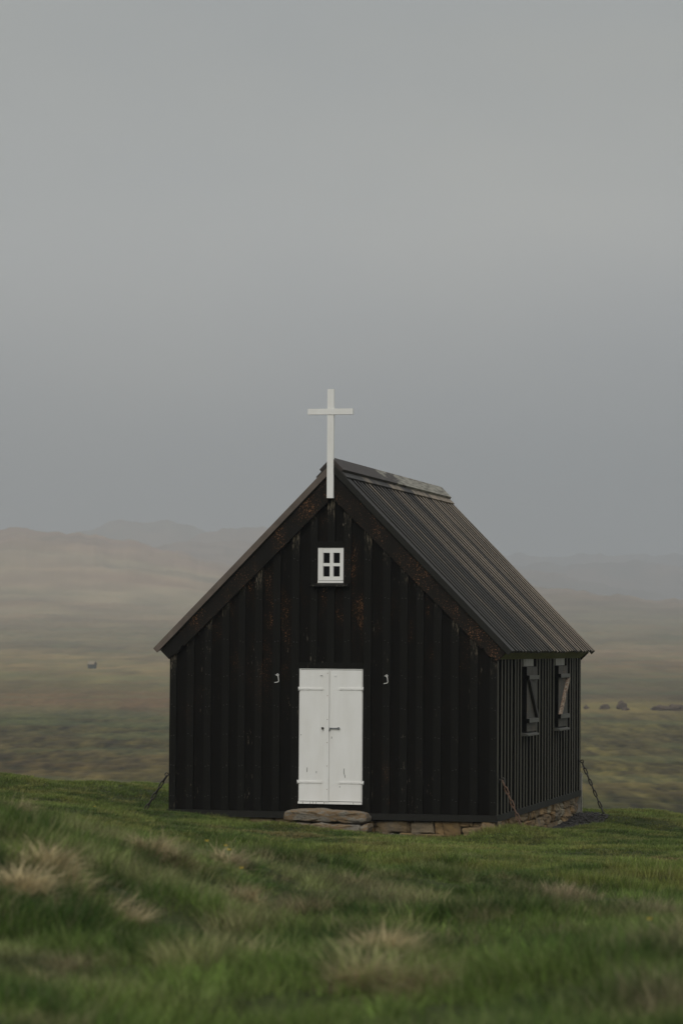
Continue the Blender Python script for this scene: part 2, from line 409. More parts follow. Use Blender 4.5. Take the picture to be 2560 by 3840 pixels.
RIDGES = [
    (2900, 700, [(-3000, 1960), (-800, 1985), (0, 2006), (191, 2017), (357, 2032), (446, 2051), (574, 2073), (700, 2100), (900, 2150), (1300, 2250), (1800, 2330), (2600, 2400)]),
    (3500, 420, [(-3000, 2200), (300, 2160), (450, 2110), (638, 2060), (733, 2043), (893, 2051), (1000, 2060), (1300, 2100), (1700, 2170), (2600, 2300)]),
    (4100, 420, [(-3000, 2200), (600, 2100), (700, 2040), (765, 2000), (861, 1984), (1000, 1974), (1200, 1985), (1500, 2030), (1800, 2100), (2600, 2250)]),
    (4900, 420, [(-3000, 2150), (100, 2120), (240, 2030), (306, 2003), (383, 1978), (446, 1962), (555, 1957), (638, 1965), (714, 1981), (759, 2000), (850, 2040), (1200, 2150)]),
    (2700, 520, [(900, 2400), (1400, 2270), (1700, 2225), (2000, 2207), (2108, 2212), (2243, 2224), (2345, 2247), (2560, 2258), (3200, 2262), (6000, 2270)]),
    (5000, 420, [(900, 2300), (1400, 2150), (1933, 2122), (2100, 2116), (2311, 2106), (2560, 2119), (3200, 2120), (6000, 2100)]),
    (6200, 420, [(900, 2150), (1400, 2095), (1973, 2079), (2250, 2072), (2560, 2072), (3200, 2070), (6000, 2060)]),
]
def polar(x, y):
    dx = x-CAM[0]; dy = y-CAM[1]; D = np.hypot(dx, dy)
    phi = np.arctan2(dx, dy) - YAW; phi = (phi+np.pi) % (2*np.pi) - np.pi
    return D, phi
def H(x, y, detail=True):
    D, phi = polar(x, y)
    z = np.interp(D, _bD, _bZ)
    u = 1280 + F*np.tan(np.clip(phi, -1.2, 1.2))
    far = D > 60
    if far.any():
        d = D[far]; uu = u[far]; zf = z[far].copy()
        for D0, wd, pts in RIDGES:
            crest = VtoZ(np.interp(uu, [p[0] for p in pts], [p[1] for p in pts]), D0)
            crest = crest + (fbm(uu/70., d*0+D0, 5, 11, .6)-.5)*D0*.0034
            s = np.exp(-np.abs((d-D0)/wd)**2.2)
            zf = np.maximum(zf, zf*(1-s) + crest*s)
        z[far] = zf
    nearm = (D < 62) & (np.abs(phi) < .6)
    if nearm.any():
        zn = near_h(x[nearm], y[nearm])
        w = (1-sstep(50, 60, D[nearm]))*(1-sstep(.22, .5, np.abs(phi[nearm])))
        z[nearm] = z[nearm]*(1-w) + zn*w
    if detail:
        a1 = np.interp(D, [0, 12, 27, 34, 50, 90, 160, 400, 900, 2000, 9000], [.05, .06, .05, .018, .02, .08, .14, .25, .6, 2.6, 6])
        s1 = np.interp(D, [0, 60, 160, 400, 900, 2000, 9000], [1/.7, 1/.7, 1/1.5, 1/1.9, 1/4., 1/30., 1/90.])
        # quantised feature sizes so that the pattern stays continuous in space
        z = z + hummocks(x, y, D)
        z = z + gauss(x, y, DRYM)*.10
        t = tuss(x, y, D)
        z = z + (t-.45)*a1*2*(sstep(70, 150, D))
        z = z + (fbm(x/28., y/28., 3, 5)-.5)*np.interp(D, [0, 70, 200, 800, 3000, 9000], [0, 0, .5, 1.6, 4, 6])
    return z
def gauss(x, y, spots):
    s = np.zeros_like(x)
    for (u, v, D, sx, sy, k) in spots:
        p = atD(u, v, D)
        dx, dy = x-p[0], y-p[1]
        c, sn = math.cos(YAW), math.sin(YAW)
        a = dx*c - dy*sn; b = dx*sn + dy*c
        s = np.maximum(s, k*np.exp(-(a/sx)**2 - (b/sy)**2))
    return s
W, LEN = 4.6, 7.55
def hummocks(x, y, D):
    a0 = np.interp(D, [0, 12, 27, 34, 50, 60], [.05, .06, .05, .018, .02, .05])
    r = (fbm(x/.75, y/.75, 2, 3)-.5)*2*a0*(D < 60)
    hm = np.interp(D, [0, 8, 14, 24, 30, 60], [.10, .14, .20, .15, 0, 0])
    r = r + (fbm(x/1.1+9, y/1.1, 3, 13)-.5)*2*hm
    dch = np.maximum(np.maximum(-W-x, x), np.maximum(-y, y-LEN))       # distance from the church walls
    lm = sstep(.35, 1.6, dch)*(D > 20)*(1-sstep(52, 70, D))
    r = r + (fbm(x/1.9, y/1.9, 2, 17)-.5)*.30*lm + (fbm(x/.6, y/.6, 2, 19)-.5)*.07*lm
    return r
def hit(u, v):
    """first point of the near ground seen at a pixel of the photograph"""
    d = ray(u, v); t = np.arange(5.5, 46, .05)
    x, y = CAM[0]+d[0]*t, CAM[1]+d[1]*t; D = np.hypot(x-CAM[0], y-CAM[1])
    k = np.nonzero(CAM[2]+d[2]*t < near_h(x, y) + hummocks(x, y, D))[0]
    k = k[0] if len(k) else len(t)-1
    return float(t[k])
# dead tussocks: pixel of the photograph at their foot, half width and depth in pixels of width, strength
DRYM = []
for u, v, wpx, k in ((190, 3330, 95, 1.0), (100, 3380, 50, .8), (430, 3460, 55, .4), (560, 3215, 60, .55), (640, 3250, 30, .45),
                     (905, 3400, 45, .55), (1120, 3460, 55, .55), (1450, 3640, 85, .9), (1360, 3700, 45, .6), (1590, 3730, 45, .4), (50, 3060, 35, .35)):
    D_ = hit(u, v); m_ = wpx/F*D_
    DRYM.append((u, v, D_, m_*.72, m_*1.1, k))
def tuss(x, y, D):
    a = fbm(x/1.5, y/1.5, 3, 21); b = fbm(x/5.5, y/5.5, 3, 31); c = fbm(x/45., y/45., 4, 41)
    w1 = 1-sstep(350, 900, D); w2 = 1-sstep(1200, 2500, D)
    return np.clip((a-.5)*1.5*w1 + (b-.5)*1.0*w2 + (c-.5)*1.3*(1-w2) + .5, 0, 1)

# ------------------------------------------------------------------ terrain mesh
def build_ground():
    D = np.concatenate([[0.05, 1, 2, 3, 4, 5], np.arange(6, 58, .14), np.arange(58, 165, 1.6), np.arange(165, 430, .5)])
    r = [430.]
    while r[-1] < 1500: r.append(r[-1]*1.0042)
    while r[-1] < 6500: r.append(r[-1]*1.009)
    while r[-1] < 14000: r.append(r[-1]*1.08)
    D = np.concatenate([D, r[1:]])
    a = np.arange(-.155, .1551, .0008)
    w = .155*1.12**np.arange(1, 40); w = w[w < PI*.97]
    w = np.concatenate([np.linspace(.16, .5, 24), np.linspace(.55, PI, 30)])
    a = np.concatenate([-w[::-1], a, w[:-1]])       # closes on itself at +-PI
    nD, na = len(D), len(a)
    DD, AA = np.meshgrid(D, a, indexing='ij')
    X = CAM[0] + DD*np.sin(AA+YAW); Y = CAM[1] + DD*np.cos(AA+YAW)
    Z = H(X.ravel(), Y.ravel()).reshape(X.shape)
    co = np.stack([X, Y, Z], -1).reshape(-1, 3).astype(np.float32)
    i = np.arange(nD-1)[:, None]*na; j = np.arange(na)[None]; j2 = (j+1) % na
    quads = np.stack([i+j, i+j2, i+na+j2, i+na+j], -1).reshape(-1, 4).astype(np.int32)
    me = bpy.data.meshes.new('ground')
    me.vertices.add(len(co)); me.vertices.foreach_set('co', co.ravel())
    me.loops.add(quads.size); me.loops.foreach_set('vertex_index', quads.ravel())
    me.polygons.add(len(quads)); me.polygons.foreach_set('loop_start', np.arange(len(quads), dtype=np.int32)*4)
    me.polygons.foreach_set('use_smooth', np.ones(len(quads), bool))
    me.update(calc_edges=True)
    # land cover colour per vertex: what grows there, far left slopes also paled for haze
    Df = DD.ravel(); x = X.ravel(); y = Y.ravel(); Ph = AA.ravel()
    u = 1280 + F*np.tan(np.clip(Ph, -1.2, 1.2))
    zv = 2414 + (CAM[2]-Z.ravel())/np.maximum(Df, 1)*F
    warp = (fbm(x/60., y/60., 3, 51)-.5)
    lv = np.log(np.maximum(Df, 1)) + warp*.22
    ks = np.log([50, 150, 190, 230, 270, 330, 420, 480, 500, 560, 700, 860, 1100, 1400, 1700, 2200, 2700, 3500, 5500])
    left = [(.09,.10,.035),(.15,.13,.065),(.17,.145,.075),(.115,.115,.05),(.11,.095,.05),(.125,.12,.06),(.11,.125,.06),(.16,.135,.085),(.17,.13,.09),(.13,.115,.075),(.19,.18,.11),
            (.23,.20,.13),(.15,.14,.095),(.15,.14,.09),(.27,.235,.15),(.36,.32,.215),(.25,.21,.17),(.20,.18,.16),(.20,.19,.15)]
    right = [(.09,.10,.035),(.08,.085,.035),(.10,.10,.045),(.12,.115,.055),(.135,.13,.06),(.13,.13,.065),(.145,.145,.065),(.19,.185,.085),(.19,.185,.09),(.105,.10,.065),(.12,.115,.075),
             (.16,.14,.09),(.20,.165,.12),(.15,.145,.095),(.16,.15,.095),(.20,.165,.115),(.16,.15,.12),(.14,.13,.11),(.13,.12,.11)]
    L_ = np.stack([np.interp(lv, ks, [c[k] for c in left]) for k in range(3)], -1)
    R_ = np.stack([np.interp(lv, ks, [c[k] for c in right]) for k in range(3)], -1)
    sp = np.array([4, 8, 25, 8, 4.])
    m = sstep(900, 1700, u)[:, None]
    col = L_*(1-m) + R_*m
    bands = fbm(x/140., y/70., 4, 131); b2 = fbm(x/420., y/260., 4, 141)
    col = col*(1 + ((bands-.5)*.6*sstep(250, 600, Df)*(1-sstep(1500, 2600, Df)))[:, None] + ((b2-.5)*.5*sstep(900, 2000, Df))[:, None])
    pk = (sstep(.5, .66, fbm(x/300., y/120., 4, 151))*.5*sstep(300, 700, Df))[:, None]
    col = col*(1-pk) + col*np.array([1.14, .96, .94])*pk
    dpx = (x-CAM[0])*math.cos(YAW) - (y-CAM[1])*math.sin(YAW); dpy = (x-CAM[0])*math.sin(YAW) + (y-CAM[1])*math.cos(YAW)
    p1 = fbm(dpx/1.2, dpy/12., 3, 161); p2 = fbm(dpx/6., dpy/50., 4, 163); p3 = fbm(dpx/30., dpy/55., 3, 165)
    col = col*(1 + ((p1-.5)*1.5*(1-sstep(300, 700, Df)) + (p2-.5)*.9*(1-sstep(900, 1600, Df)) + (p3-.5)*.8)*sstep(90, 160, Df))[:, None]
    p0 = fbm(dpx/.7, dpy/5.5, 3, 169); p00 = fbm(dpx/2.2, dpy/14., 3, 173)
    col = col*(1 + ((p0-.5)*1.7+(p00-.5)*.8)*sstep(90, 150, Df)*(1-sstep(260, 520, Df)))[:, None]
    gg = (sstep(.48, .62, fbm(dpx/14., dpy/40., 3, 167))*.2*sstep(100, 170, Df)*(1-sstep(700, 1300, Df)))[:, None]
    col = col*(1-gg) + col*np.array([.78, 1.05, .72])*gg
    col = col*(1-.5*m*(1-sstep(185, 230, Df + 30*(p2-.5)))[:, None]*np.array([1, .8, 1]))
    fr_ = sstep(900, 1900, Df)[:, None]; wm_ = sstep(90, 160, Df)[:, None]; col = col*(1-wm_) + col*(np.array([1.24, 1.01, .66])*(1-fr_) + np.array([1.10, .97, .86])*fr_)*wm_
    col = np.clip(col, .008, .6)
    t = tuss(x, y, Df)
    tw = sstep(100, 170, Df)
    f = (t-.5)
    straw = np.array([.20, .15, .08]); green = np.array([.032, .05, .015])
    fw_ = .35+.3*sstep(400, 900, Df)-.4*sstep(1100, 2000, Df); ks_ = np.clip(f*2.0, 0, 1)*tw*.7*fw_; kg = np.clip(-f*2.6, 0, 1)*tw*fw_
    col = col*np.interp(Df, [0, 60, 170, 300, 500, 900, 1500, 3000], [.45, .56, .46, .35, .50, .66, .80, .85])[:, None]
    col = col*(1-(ks_*.55)[:, None]) + straw*(ks_*.55)[:, None]
    col = col*(1-(kg*.6)[:, None]) + green*(kg*.6)[:, None]
    g2 = .6*sstep(.52, .66, fbm(x/22., y/22., 3, 61))*tw*(1-sstep(1500, 2500, Df))
    col = col*(1-(g2*.4)[:, None]) + np.array([.09, .12, .05])*(g2*.4)[:, None]
    o2 = sstep(.55, .7, fbm(x/160., y/220., 3, 71))*sstep(1500, 2200, Df)
    col = col*(1-(o2*.35)[:, None]) + np.array([.28, .17, .11])*(o2*.35)[:, None]
    nearc = np.array([.034, .042, .014])
    nw = (1-sstep(52, 75, Df))[:, None]
    col = col*(1-nw) + nearc*nw
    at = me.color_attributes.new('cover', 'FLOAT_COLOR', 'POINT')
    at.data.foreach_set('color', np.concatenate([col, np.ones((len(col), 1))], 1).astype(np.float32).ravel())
    m_, t_, b_, o_ = mat('moorland')
    an = N(t_, 'ShaderNodeAttribute', attribute_name='cover')
    n1 = noi(t_, pos(t_), .9, 5, .65)
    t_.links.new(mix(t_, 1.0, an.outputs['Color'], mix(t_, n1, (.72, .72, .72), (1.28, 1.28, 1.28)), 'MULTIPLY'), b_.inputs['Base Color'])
    b_.inputs['Roughness'].default_value = 1.0; b_.inputs['Specular IOR Level'].default_value = .1
    me.materials.append(m_)
    o = bpy.data.objects.new('ground', me); C.objects.link(o); o['kind'] = 'structure'
    return o
build_ground()

# ------------------------------------------------------------------ the church
W, LEN = 4.6, 7.55
CX = -W/2
SL = 1.0175
church = empty('wooden_church', (CX, LEN/2, -.35))
tag(church, 'small black tarred timber church with white double door and batten roof on stone footing', 'church')
rnd = random.Random(4)

def under_barge(x):           # height of the roof underside above the wall at x (front and back gables)
    return 4.60 - SL*abs(x-CX)

# front wall: recessed boards with battens on top
FB = [(-4.600,-4.504),(-4.358,-4.253),(-4.109,-4.004),(-3.855,-3.748),(-3.624,-3.523),(-3.384,-3.279),(-3.130,-3.026),(-2.866,-2.760),
      (-1.853,-1.748),(-1.587,-1.478),(-1.346,-1.240),(-1.119,-1.016),(-.880,-.770),(-.635,-.531),(-.373,-.265),(-.100,0.0)]
MID = [(-2.604,-2.506),(-2.367,-2.264),(-2.142,-2.036)]
DOOR = (-2.754,-1.860,.114,1.962)
WIN = (-2.503,-2.139,3.139,3.617)
def front_wall():
    bm = bmesh.new()
    e = sorted(set([-4.585, -.015] + [(a+b)/2 for a, b in FB] + [(a+b)/2 for a, b in MID]))
    for a, b in zip(e[:-1], e[1:]):
        yy = .026 + rnd.uniform(-.003, .004)
        za, zb = under_barge(a), under_barge(b)
        top = max(under_barge(a), under_barge(b)) if (a-CX)*(b-CX) > 0 else 4.60
        c = (a+b)/2; lo = -.02
        segs = [(lo, top)]
        if DOOR[0]-.02 < c < DOOR[1]+.02: segs = [(lo, DOOR[2]-.012), (DOOR[3]+.02, top)]
        if WIN[0]-.01 < c < WIN[1]+.01: segs = segs[:-1] + [(segs[-1][0], WIN[2]-.03), (WIN[3]+.02, top)]
        for z0, z1 in segs:
            if z1 == top:
                pts = [(a, z0), (b, z0), (b, max(zb, z0+.01)), (a, max(za, z0+.01))]
                if a < CX < b: pts = [(a, z0), (b, z0), (b, zb), (CX, 4.60), (a, za)]
                prism(bm, pts, 'y', yy, .07)
            else: box(bm, a, b, yy, .07, z0, z1)
    return bm
wall_f = obj('front_wall', front_wall(), M['tar'], church)
tag(wall_f, 'black tarred board and batten gable wall')
bm = bmesh.new()
def bat(a, b, z0, z1, y0=0.0, y1=.03):
    j = rnd.uniform(-.002, .002)
    if z1 is None:
        za, zb = under_barge(a)-.03, under_barge(b)-.03
        pts = [(a, z0), (b, z0), (b, zb), (a, za)]
        if a < CX < b: pts = [(a, z0), (b, z0), (b, zb), (CX, under_barge(CX)-.03), (a, za)]
        prism(bm, pts, 'y', y0+j, y1)
    else: box(bm, a, b, y0+j, y1, z0, z1)
for a, b in FB: bat(a, b, 0.0, None)
for i, (a, b) in enumerate(MID):
    if i != 1: bat(a, b, 2.046, None)
    else: bat(a, b, 2.046, 3.085); bat(a, b, 3.712, None, -.006)
for a, b in FB + [MID[0], MID[2]]:
    for zn in (.19, .61, 1.03, 1.44, 1.86, 2.34, 2.92, 3.45):
        if zn < under_barge(a if a < CX else b)-.36 and not ((a, b) in MID and zn < 2.1):
            for xn in (a+.030, b-.030):
                z_ = zn+rnd.uniform(-.02, .02); box(bm, xn-.005, xn+.005, -.006, .002, z_-.005, z_+.005, 1)
wb = obj('wall_battens', bm, [M['tar_batten'], M['nail']], church); tag(wb, 'black cover battens of the front gable')
bm = bmesh.new(); box(bm, -2.758, -1.855, -.004, .03, 1.966, 2.045)
obj('door_lintel', bm, M['tar_batten'], church)
bm = bmesh.new(); box(bm, -2.505, -2.143, -.003, .03, 3.625, 3.71)
win_head = obj('window_head', bm, M['tar_batten'], church)
bm = bmesh.new(); box(bm, -2.757, -1.856, .012, .05, 0.0, .11)
obj('door_kickboard', bm, M['tar'], church)

# other walls
bm = bmesh.new()
box(bm, -W+.01, -.03, LEN-.07, LEN-.03, -.02, 2.15)
prism(bm, [(-W+.01, 2.15), (-.03, 2.15), (CX, 4.55)], 'y', LEN-.07, LEN-.03)
y = -.0
for k in range(19):
    a = -W + k*.25
    box(bm, a, min(a+.1, 0), LEN-.03, LEN, 0, min(under_barge(a), under_barge(min(a+.1, 0)))-.03)
obj('rear_wall', bm, M['tar_side'], church)
bm = bmesh.new()
box(bm, -W+.03, -W+.07, .08, LEN-.08, -.02, 2.16)
for k in range(30):
    a = .02 + k*.26
    if a < LEN-.1: box(bm, -W, -W+.03, max(a, .032), min(a+.1, LEN-.032), 0, 2.12)
obj('side_wall', bm, M['tar_side'], church)
bm = bmesh.new()
box(bm, -.07, -.034, .08, LEN-.08, -.02, 2.13)
wall_s = obj('side_wall', bm, M['tar_side'], church); tag(wall_s, 'long side wall with closed shutters')
SBat = [(0.031,.13),(.32,.41),(.595,.685),(.83,.92),(1.11,1.205),(1.40,1.49),(1.62,1.71),(1.87,1.97),(2.15,2.24),(2.40,2.49),(2.67,2.76),
        (2.95,3.05),(3.23,3.32),(3.49,3.59),(3.78,3.87),(4.04,4.13),(4.27,4.36),(4.51,4.60),(4.77,4.87),(5.04,5.13),(5.26,5.35),(5.55,5.64),
        (5.83,5.92),(6.10,6.20),(6.40,6.50),(6.64,6.74),(6.89,6.99),(7.15,7.24),(7.42,7.518)]
bm = bmesh.new()
for a, b in SBat:
    j = rnd.uniform(-.003, .003)
    inw = (2.05 < (a+b)/2 < 3.06) or (4.92 < (a+b)/2 < 5.95)
    if inw: box(bm, -.036, j, a, b, 0, 1.01)
    else: box(bm, -.036, j, a, b, 0, 2.112)
flanks(bm)
sbt = obj('wall_battens', bm, [M['tar_side_batten'], M['tar_side']], church); tag(sbt, 'grey battens of the long side wall, wear and sheen in their colour')

# sill board round the foot of the walls
bm = bmesh.new()
box(bm, -W-.022, .012, -.02, .04, -.086, 0.0)
box(bm, -.04, .012, .04, LEN-.02, -.086, -.001)
box(bm, -W-.022, -W+.04, .04, LEN-.02, -.086, -.001)
box(bm, -W-.022, .012, LEN-.02, LEN+.018, -.086, 0.0)
obj('sill_board', bm, M['tar_sill'], church)
# weathered plank at the rear corner
bm = bmesh.new(); box(bm, -.10, .022, LEN+.02, LEN+.05, -.36, .27, 0, .004, rnd)
obj('corner_plank', bm, M['bare'], church)
# floor inside (keeps light out)
bm = bmesh.new(); box(bm, -W+.08, -.08, .1, LEN-.1, -.10, -.06)
obj('floor', bm, M['tar'], church)

# barge boards
def barge(y0, y1, name='barge_board'):
    for sgn in (-1, 1):
        half = [(0, 4.652), (2.423, 2.193), (2.302, 2.075), (2.281, 2.088), (2.271, 2.122), (2.252, 2.134), (2.19, 2.153), (2.157, 2.183),
                (2.138, 2.212), (2.124, 2.255), (2.11, 2.274), (2.095, 2.269), (2.086, 2.255), (2.057, 2.285), (0, 4.305)]
        if sgn > 0: y0_, y1_ = y0+.001, y1
        else: y0_, y1_ = y0, y1
        bm = bmesh.new()
        prism(bm, [(CX+sgn*max(p[0], .0012), p[1]) for p in half], 'y', y0_, y1_)
        o = obj(name, bm, M['tar_barge' if sgn < 0 or y0 > 1 else 'tar_barge_worn'], church)
        if y0 < 1: tag(o, 'left barge board of the front gable' if sgn < 0 else 'right barge board with dense orange flecks')
barge(-.045, -.004)
barge(LEN+.004, LEN+.045)

# roof: boards with battens, one mesh; ridge cap is its sub-part
Y0, Y1 = -.085, LEN+.085
def slope_pt(s, off, sgn):      # s: horizontal distance from the ridge line, off: distance out of the slope surface
    n = math.hypot(SL, 1)
    return CX + sgn*(s + off*SL/n), 4.779 - SL*s + off/n
E_S = 2.5157
def slab(bm, sgn, s0, s1, o0, o1, y0, y1, jit=0.0):
    p = [slope_pt(s0, o0, sgn), slope_pt(s1, o0, sgn), slope_pt(s1, o1, sgn), slope_pt(s0, o1, sgn)]
    prism(bm, p, 'y', y0, y1)
bm = bmesh.new()
ysb = Y0+.125
for sgn in (-1, 1):
    # under boards (each its own strip so that the eave edge is uneven)
    y = Y0+.004
    while y < Y1-.01:
        y2 = min(y+.235, Y1-.004)
        slab(bm, sgn, .02, E_S-.03+rnd.uniform(-.008, .008), -.062, -.036+rnd.uniform(-.002, .002), y+.002, y2-.002)
        y = y2
    slab(bm, sgn, .02, E_S-.10, -.082, -.0625, Y0+.03, Y1-.03)
    # verge boards
    slab(bm, sgn, .05, E_S-.005, -.034, .002, Y0+.0215, Y0+.12)
    slab(bm, sgn, .05, E_S, -.075, .004, Y1-.02, Y1+.004)
    slab(bm, sgn, .05, E_S-.005, -.034, .002, Y1-.12, Y1-.0215)
    y = Y0+.205; k = 0
    while y < Y1-.16:
        w_ = .112+rnd.uniform(-.006, .006)
        slab(bm, sgn, .20, E_S+rnd.uniform(-.012, .008), -.034, 0.0+rnd.uniform(-.003, .004), y-w_/2, y+w_/2)
        y += .2495+rnd.uniform(-.007, .007); k += 1
flanks(bm)
VB = []
for sgn in (-1, 1):
    vb = bmesh.new(); slab(vb, sgn, .05, E_S+.0, -.075, .004, Y0-.004, Y0+.02); VB.append(vb)
roof = obj('roof', bm, [M['roof'], M['roof_flank']], church); tag(roof, 'board and batten roof of dark wood, paler towards the rear')
bm = bmesh.new()
for sgn in (-1, 1):
    slab(bm, sgn, .03, .2016, .001, .022, Y0-.002, Y1+.002)
o_ = obj('flashing_board', bm, M['roof'], church)
o_.parent = roof; o_.location = (0, 0, 0)
bm = bmesh.new()
n_ = math.hypot(SL, 1)
for sgn in (-1, 1):
    k1 = .040
    a = slope_pt(.1539-k1*SL/n_+.004, .023, sgn); b_ = slope_pt(.1539-k1*SL/n_, .058, sgn)
    ap_lo = (CX, 4.779+.023*n_); ap_hi = (CX, 4.779+.058*n_)
    prism(bm, [ap_lo, a, b_, ap_hi] if sgn > 0 else [ap_lo, ap_hi, b_, a], 'y', Y0-.01, Y1+.006)
for vb, mm in zip(VB, ('verge', 'tar_sill')):
    o_ = obj('verge_board', vb, M[mm], church); o_.parent = roof; o_.location = (0, 0, 0)
cap = obj('ridge_cap', bm, M['cap'], church); cap.parent = roof; cap.location = (0, 0, 0)
tag(cap, 'ridge cap boards, brown in front and peeled grey behind')
# mossy soffit boards under the eaves
for sgn in (-1, 1):
    bm = bmesh.new()
    x0, x1 = (0.0, .118) if sgn > 0 else (-W, -W-.118)
    prism(bm, [(x0-sgn*.02, 2.108), (x0+sgn*.0, 2.108), (x1, 2.205), (x1-sgn*.02, 2.222)], 'y', -.003, LEN+.003)
    obj('soffit_board', bm, M['moss'], church)

# cross
cross = empty('cross', (CX, 0, 4.299), None); cross.parent = church; cross.location = Vector((-2.316, -.06, 4.299)) - church.location
bm = bmesh.new(); box(bm, -2.362, -2.270, -.096, -.048, 4.299, 5.797)
up_ = obj('upright', bm, M['white'], cross)
bm = bmesh.new(); box(bm, -2.636, -2.0015, -.104, -.0965, 5.446, 5.527)
box(bm, -2.636, -2.3635, -.0964, -.050, 5.446, 5.527); box(bm, -2.2685, -2.0015, -.0964, -.050, 5.446, 5.527)
obj('cross_arm', bm, M['white'], cross)

# gable window
def frame_with_holes():
    bm = bmesh.new()
    x0, x1, z0, z1 = -2.496, -2.143, 3.176, 3.612
    yf = .002
    cols = [(x0, -2.434), (-2.332, -2.292), (-2.190, x1)]
    for a, b in cols: box(bm, a, b, yf+(.004 if a > -2.4 and a < -2.25 else 0), .045, z0, z1)
    rows = [(z0, 3.226), (3.368, 3.410), (3.552, z1)]
    for a, b in rows:
        for p, q in ((-2.434, -2.332), (-2.292, -2.190)): box(bm, p, q, yf+.006, .045, a, b)
    # stepped inner moulding
    for p, q in ((-2.434, -2.332), (-2.292, -2.190)):
        for a, b in ((3.226, 3.368), (3.410, 3.552)):
            box(bm, p, p+.007, yf+.014, .045, a, b); box(bm, q-.007, q, yf+.014, .045, a, b)
    return bm
gw = empty('gable_window', (0, 0, 0)); gw.parent = church; gw.location = Vector((-2.32, 0, 3.14)) - church.location
tag(gw, 'small white four pane window in the gable')
wf = obj('window_sash', frame_with_holes(), M['white'], gw)
bm = bmesh.new(); box(bm, -2.502, -2.142, -.004, .04, 3.139, 3.170, 0, .001, rnd)
box(bm, -2.502, -2.4965, .006, .04, 3.170, 3.617); box(bm, -2.4965, -2.143, .008, .04, 3.6125, 3.620)
box(bm, -2.50, -2.30, .0075, .0078, 3.170, 3.1755, 1); box(bm, -2.30, -2.145, .0075, .0078, 3.1702, 3.1755, 1)
obj('window_frame', bm, [M['white'], M['crack']], gw)
bm = bmesh.new(); box(bm, -2.45, -2.18, .030, .033, 3.2, 3.58); obj('window_pane', bm, M['glass'], gw)
bm = bmesh.new(); prism(bm, [(-.085, 3.092), (-.075, 3.112), (-.002, 3.137), (.028, 3.137), (.028, 3.087), (-.078, 3.083)], 'x', -2.587, -2.063)
obj('window_sill', bm, M['tar_batten'], gw)

# door
door = empty('double_door', (0, 0, 0)); door.parent = church; door.location = Vector((-2.307, 0, .114)) - church.location
tag(door, 'white painted double door with strap hinges')
bm = bmesh.new()
x0, x1, z0, z1 = DOOR
box(bm, x0+.001, x0+.014, .010, .05, z0+.034, z1-.012); box(bm, x1-.012, x1-.001, .010, .05, z0+.034, z1-.012)
box(bm, x0+.001, x1-.001, .004, .05, z1-.012, z1)
box(bm, x0-.002, x1, -.012, .05, z0, z0+.031, 0, .0008, rnd)
for px in (-2.69, -2.585, -2.545, -2.50, -2.39, -1.98): box(bm, px, px+.005, -.0135, -.0125, z0+.002, z0+.029, 1)
box(bm, x0, x1, .02, .05, z0+.0311, z0+.0335, 1)
obj('door_frame', bm, [M['white'], M['crack']], door)
def leaf(xa, xb, cracks):
    bm = bmesh.new()
    box(bm, xa, xb, .002, .04, .153, 1.944)
    for pts in cracks:
        for (ax, az), (bx, bz) in zip(pts[:-1], pts[1:]):
            w_ = .0032
            v = [bm.verts.new((ax-w_, -.0002, az)), bm.verts.new((ax+w_, -.0002, az)), bm.verts.new((bx+w_, -.0002, bz)), bm.verts.new((bx-w_, -.0002, bz))]
            f = bm.faces.new(v); f.material_index = 1
            # real crack: shallow solid sliver
            r_ = bmesh.ops.extrude_face_region(bm, geom=[f])
            for g in r_['geom']:
                if isinstance(g, bmesh.types.BMVert): g.co.y = .004
    return bm
def zz(u, v): p = onY(u, v, 0); return (p[0], p[2])
z2 = .34014
def zp(x, y): return zz(1000+x*z2, 2400+y*z2)
lf = obj('door_leaf', leaf(-2.738, -2.3605, [[zp(446, 1405), zp(443, 1455)], [zp(546, 1445), zp(547, 1470)], [zp(378, 1040), zp(379, 1050)]]), [M['white'], M['crack']], door)
rf = obj('door_leaf', leaf(-2.3595, -1.8735, [[zp(852, 1418), zp(848, 1450), zp(852, 1475), zp(860, 1500), zp(862, 1518)], [zp(803, 1612), zp(804, 1626)],
        [zp(715, 1065), zp(714, 1088)]]), [M['white'], M['crack']], door)
bm = bmesh.new(); box(bm, -2.396, -2.3265, -.022, .0015, .150, 1.942)
for zc in (1.90, 1.594, 1.27, .953, .633, .315):
    vv = [(-2.347+.0055*math.cos(k*PI/4), zc+.0055*math.sin(k*PI/4)) for k in range(8)]
    prism(bm, vv, 'y', -.0245, -.0225, 1)
obj('cover_strip', bm, [M['white'], M['screw']], lf)
def strap(xa, xb, z):           # xa hinge side, xb round end
    s = 1 if xb > xa else -1
    bm = bmesh.new()
    h = .014
    prism(bm, [(xa, z-h), (xb-s*.03, z-h*.8), (xb-s*.03, z+h*.8), (xa, z+h)] if s > 0 else [(xa, z-h), (xa, z+h), (xb-s*.03, z+h*.8), (xb-s*.03, z-h*.8)], 'y', -.006, .0015)
    prism(bm, [(xb-s*.018+.019*math.cos(k*PI/6), z+.019*math.sin(k*PI/6)) for k in range(12)], 'y', -.008, .0012)
    for f_ in (.15, .5, .93):
        cx_ = xa+(xb-s*.018-xa)*f_ if f_ < .9 else xb-s*.018
        prism(bm, [(cx_+.007*math.cos(k*PI/4), z+.007*math.sin(k*PI/4)) for k in range(8)], 'y', -.013, -.0081 if f_ > .9 else -.0061)
    tube(bm, [(xa-s*.004, -.006, z-.026), (xa-s*.004, -.006, z+.028)], .008)
    return bm
obj('strap_hinge', strap(-2.752, -2.418, 1.684), M['white'], lf)
obj('strap_hinge', strap(-2.760, -2.424, .411), M['white'], lf)
obj('strap_hinge', strap(-1.860, -2.190, 1.688), M['white'], rf)
obj('strap_hinge', strap(-1.848, -2.190, .409), M['white'], rf)
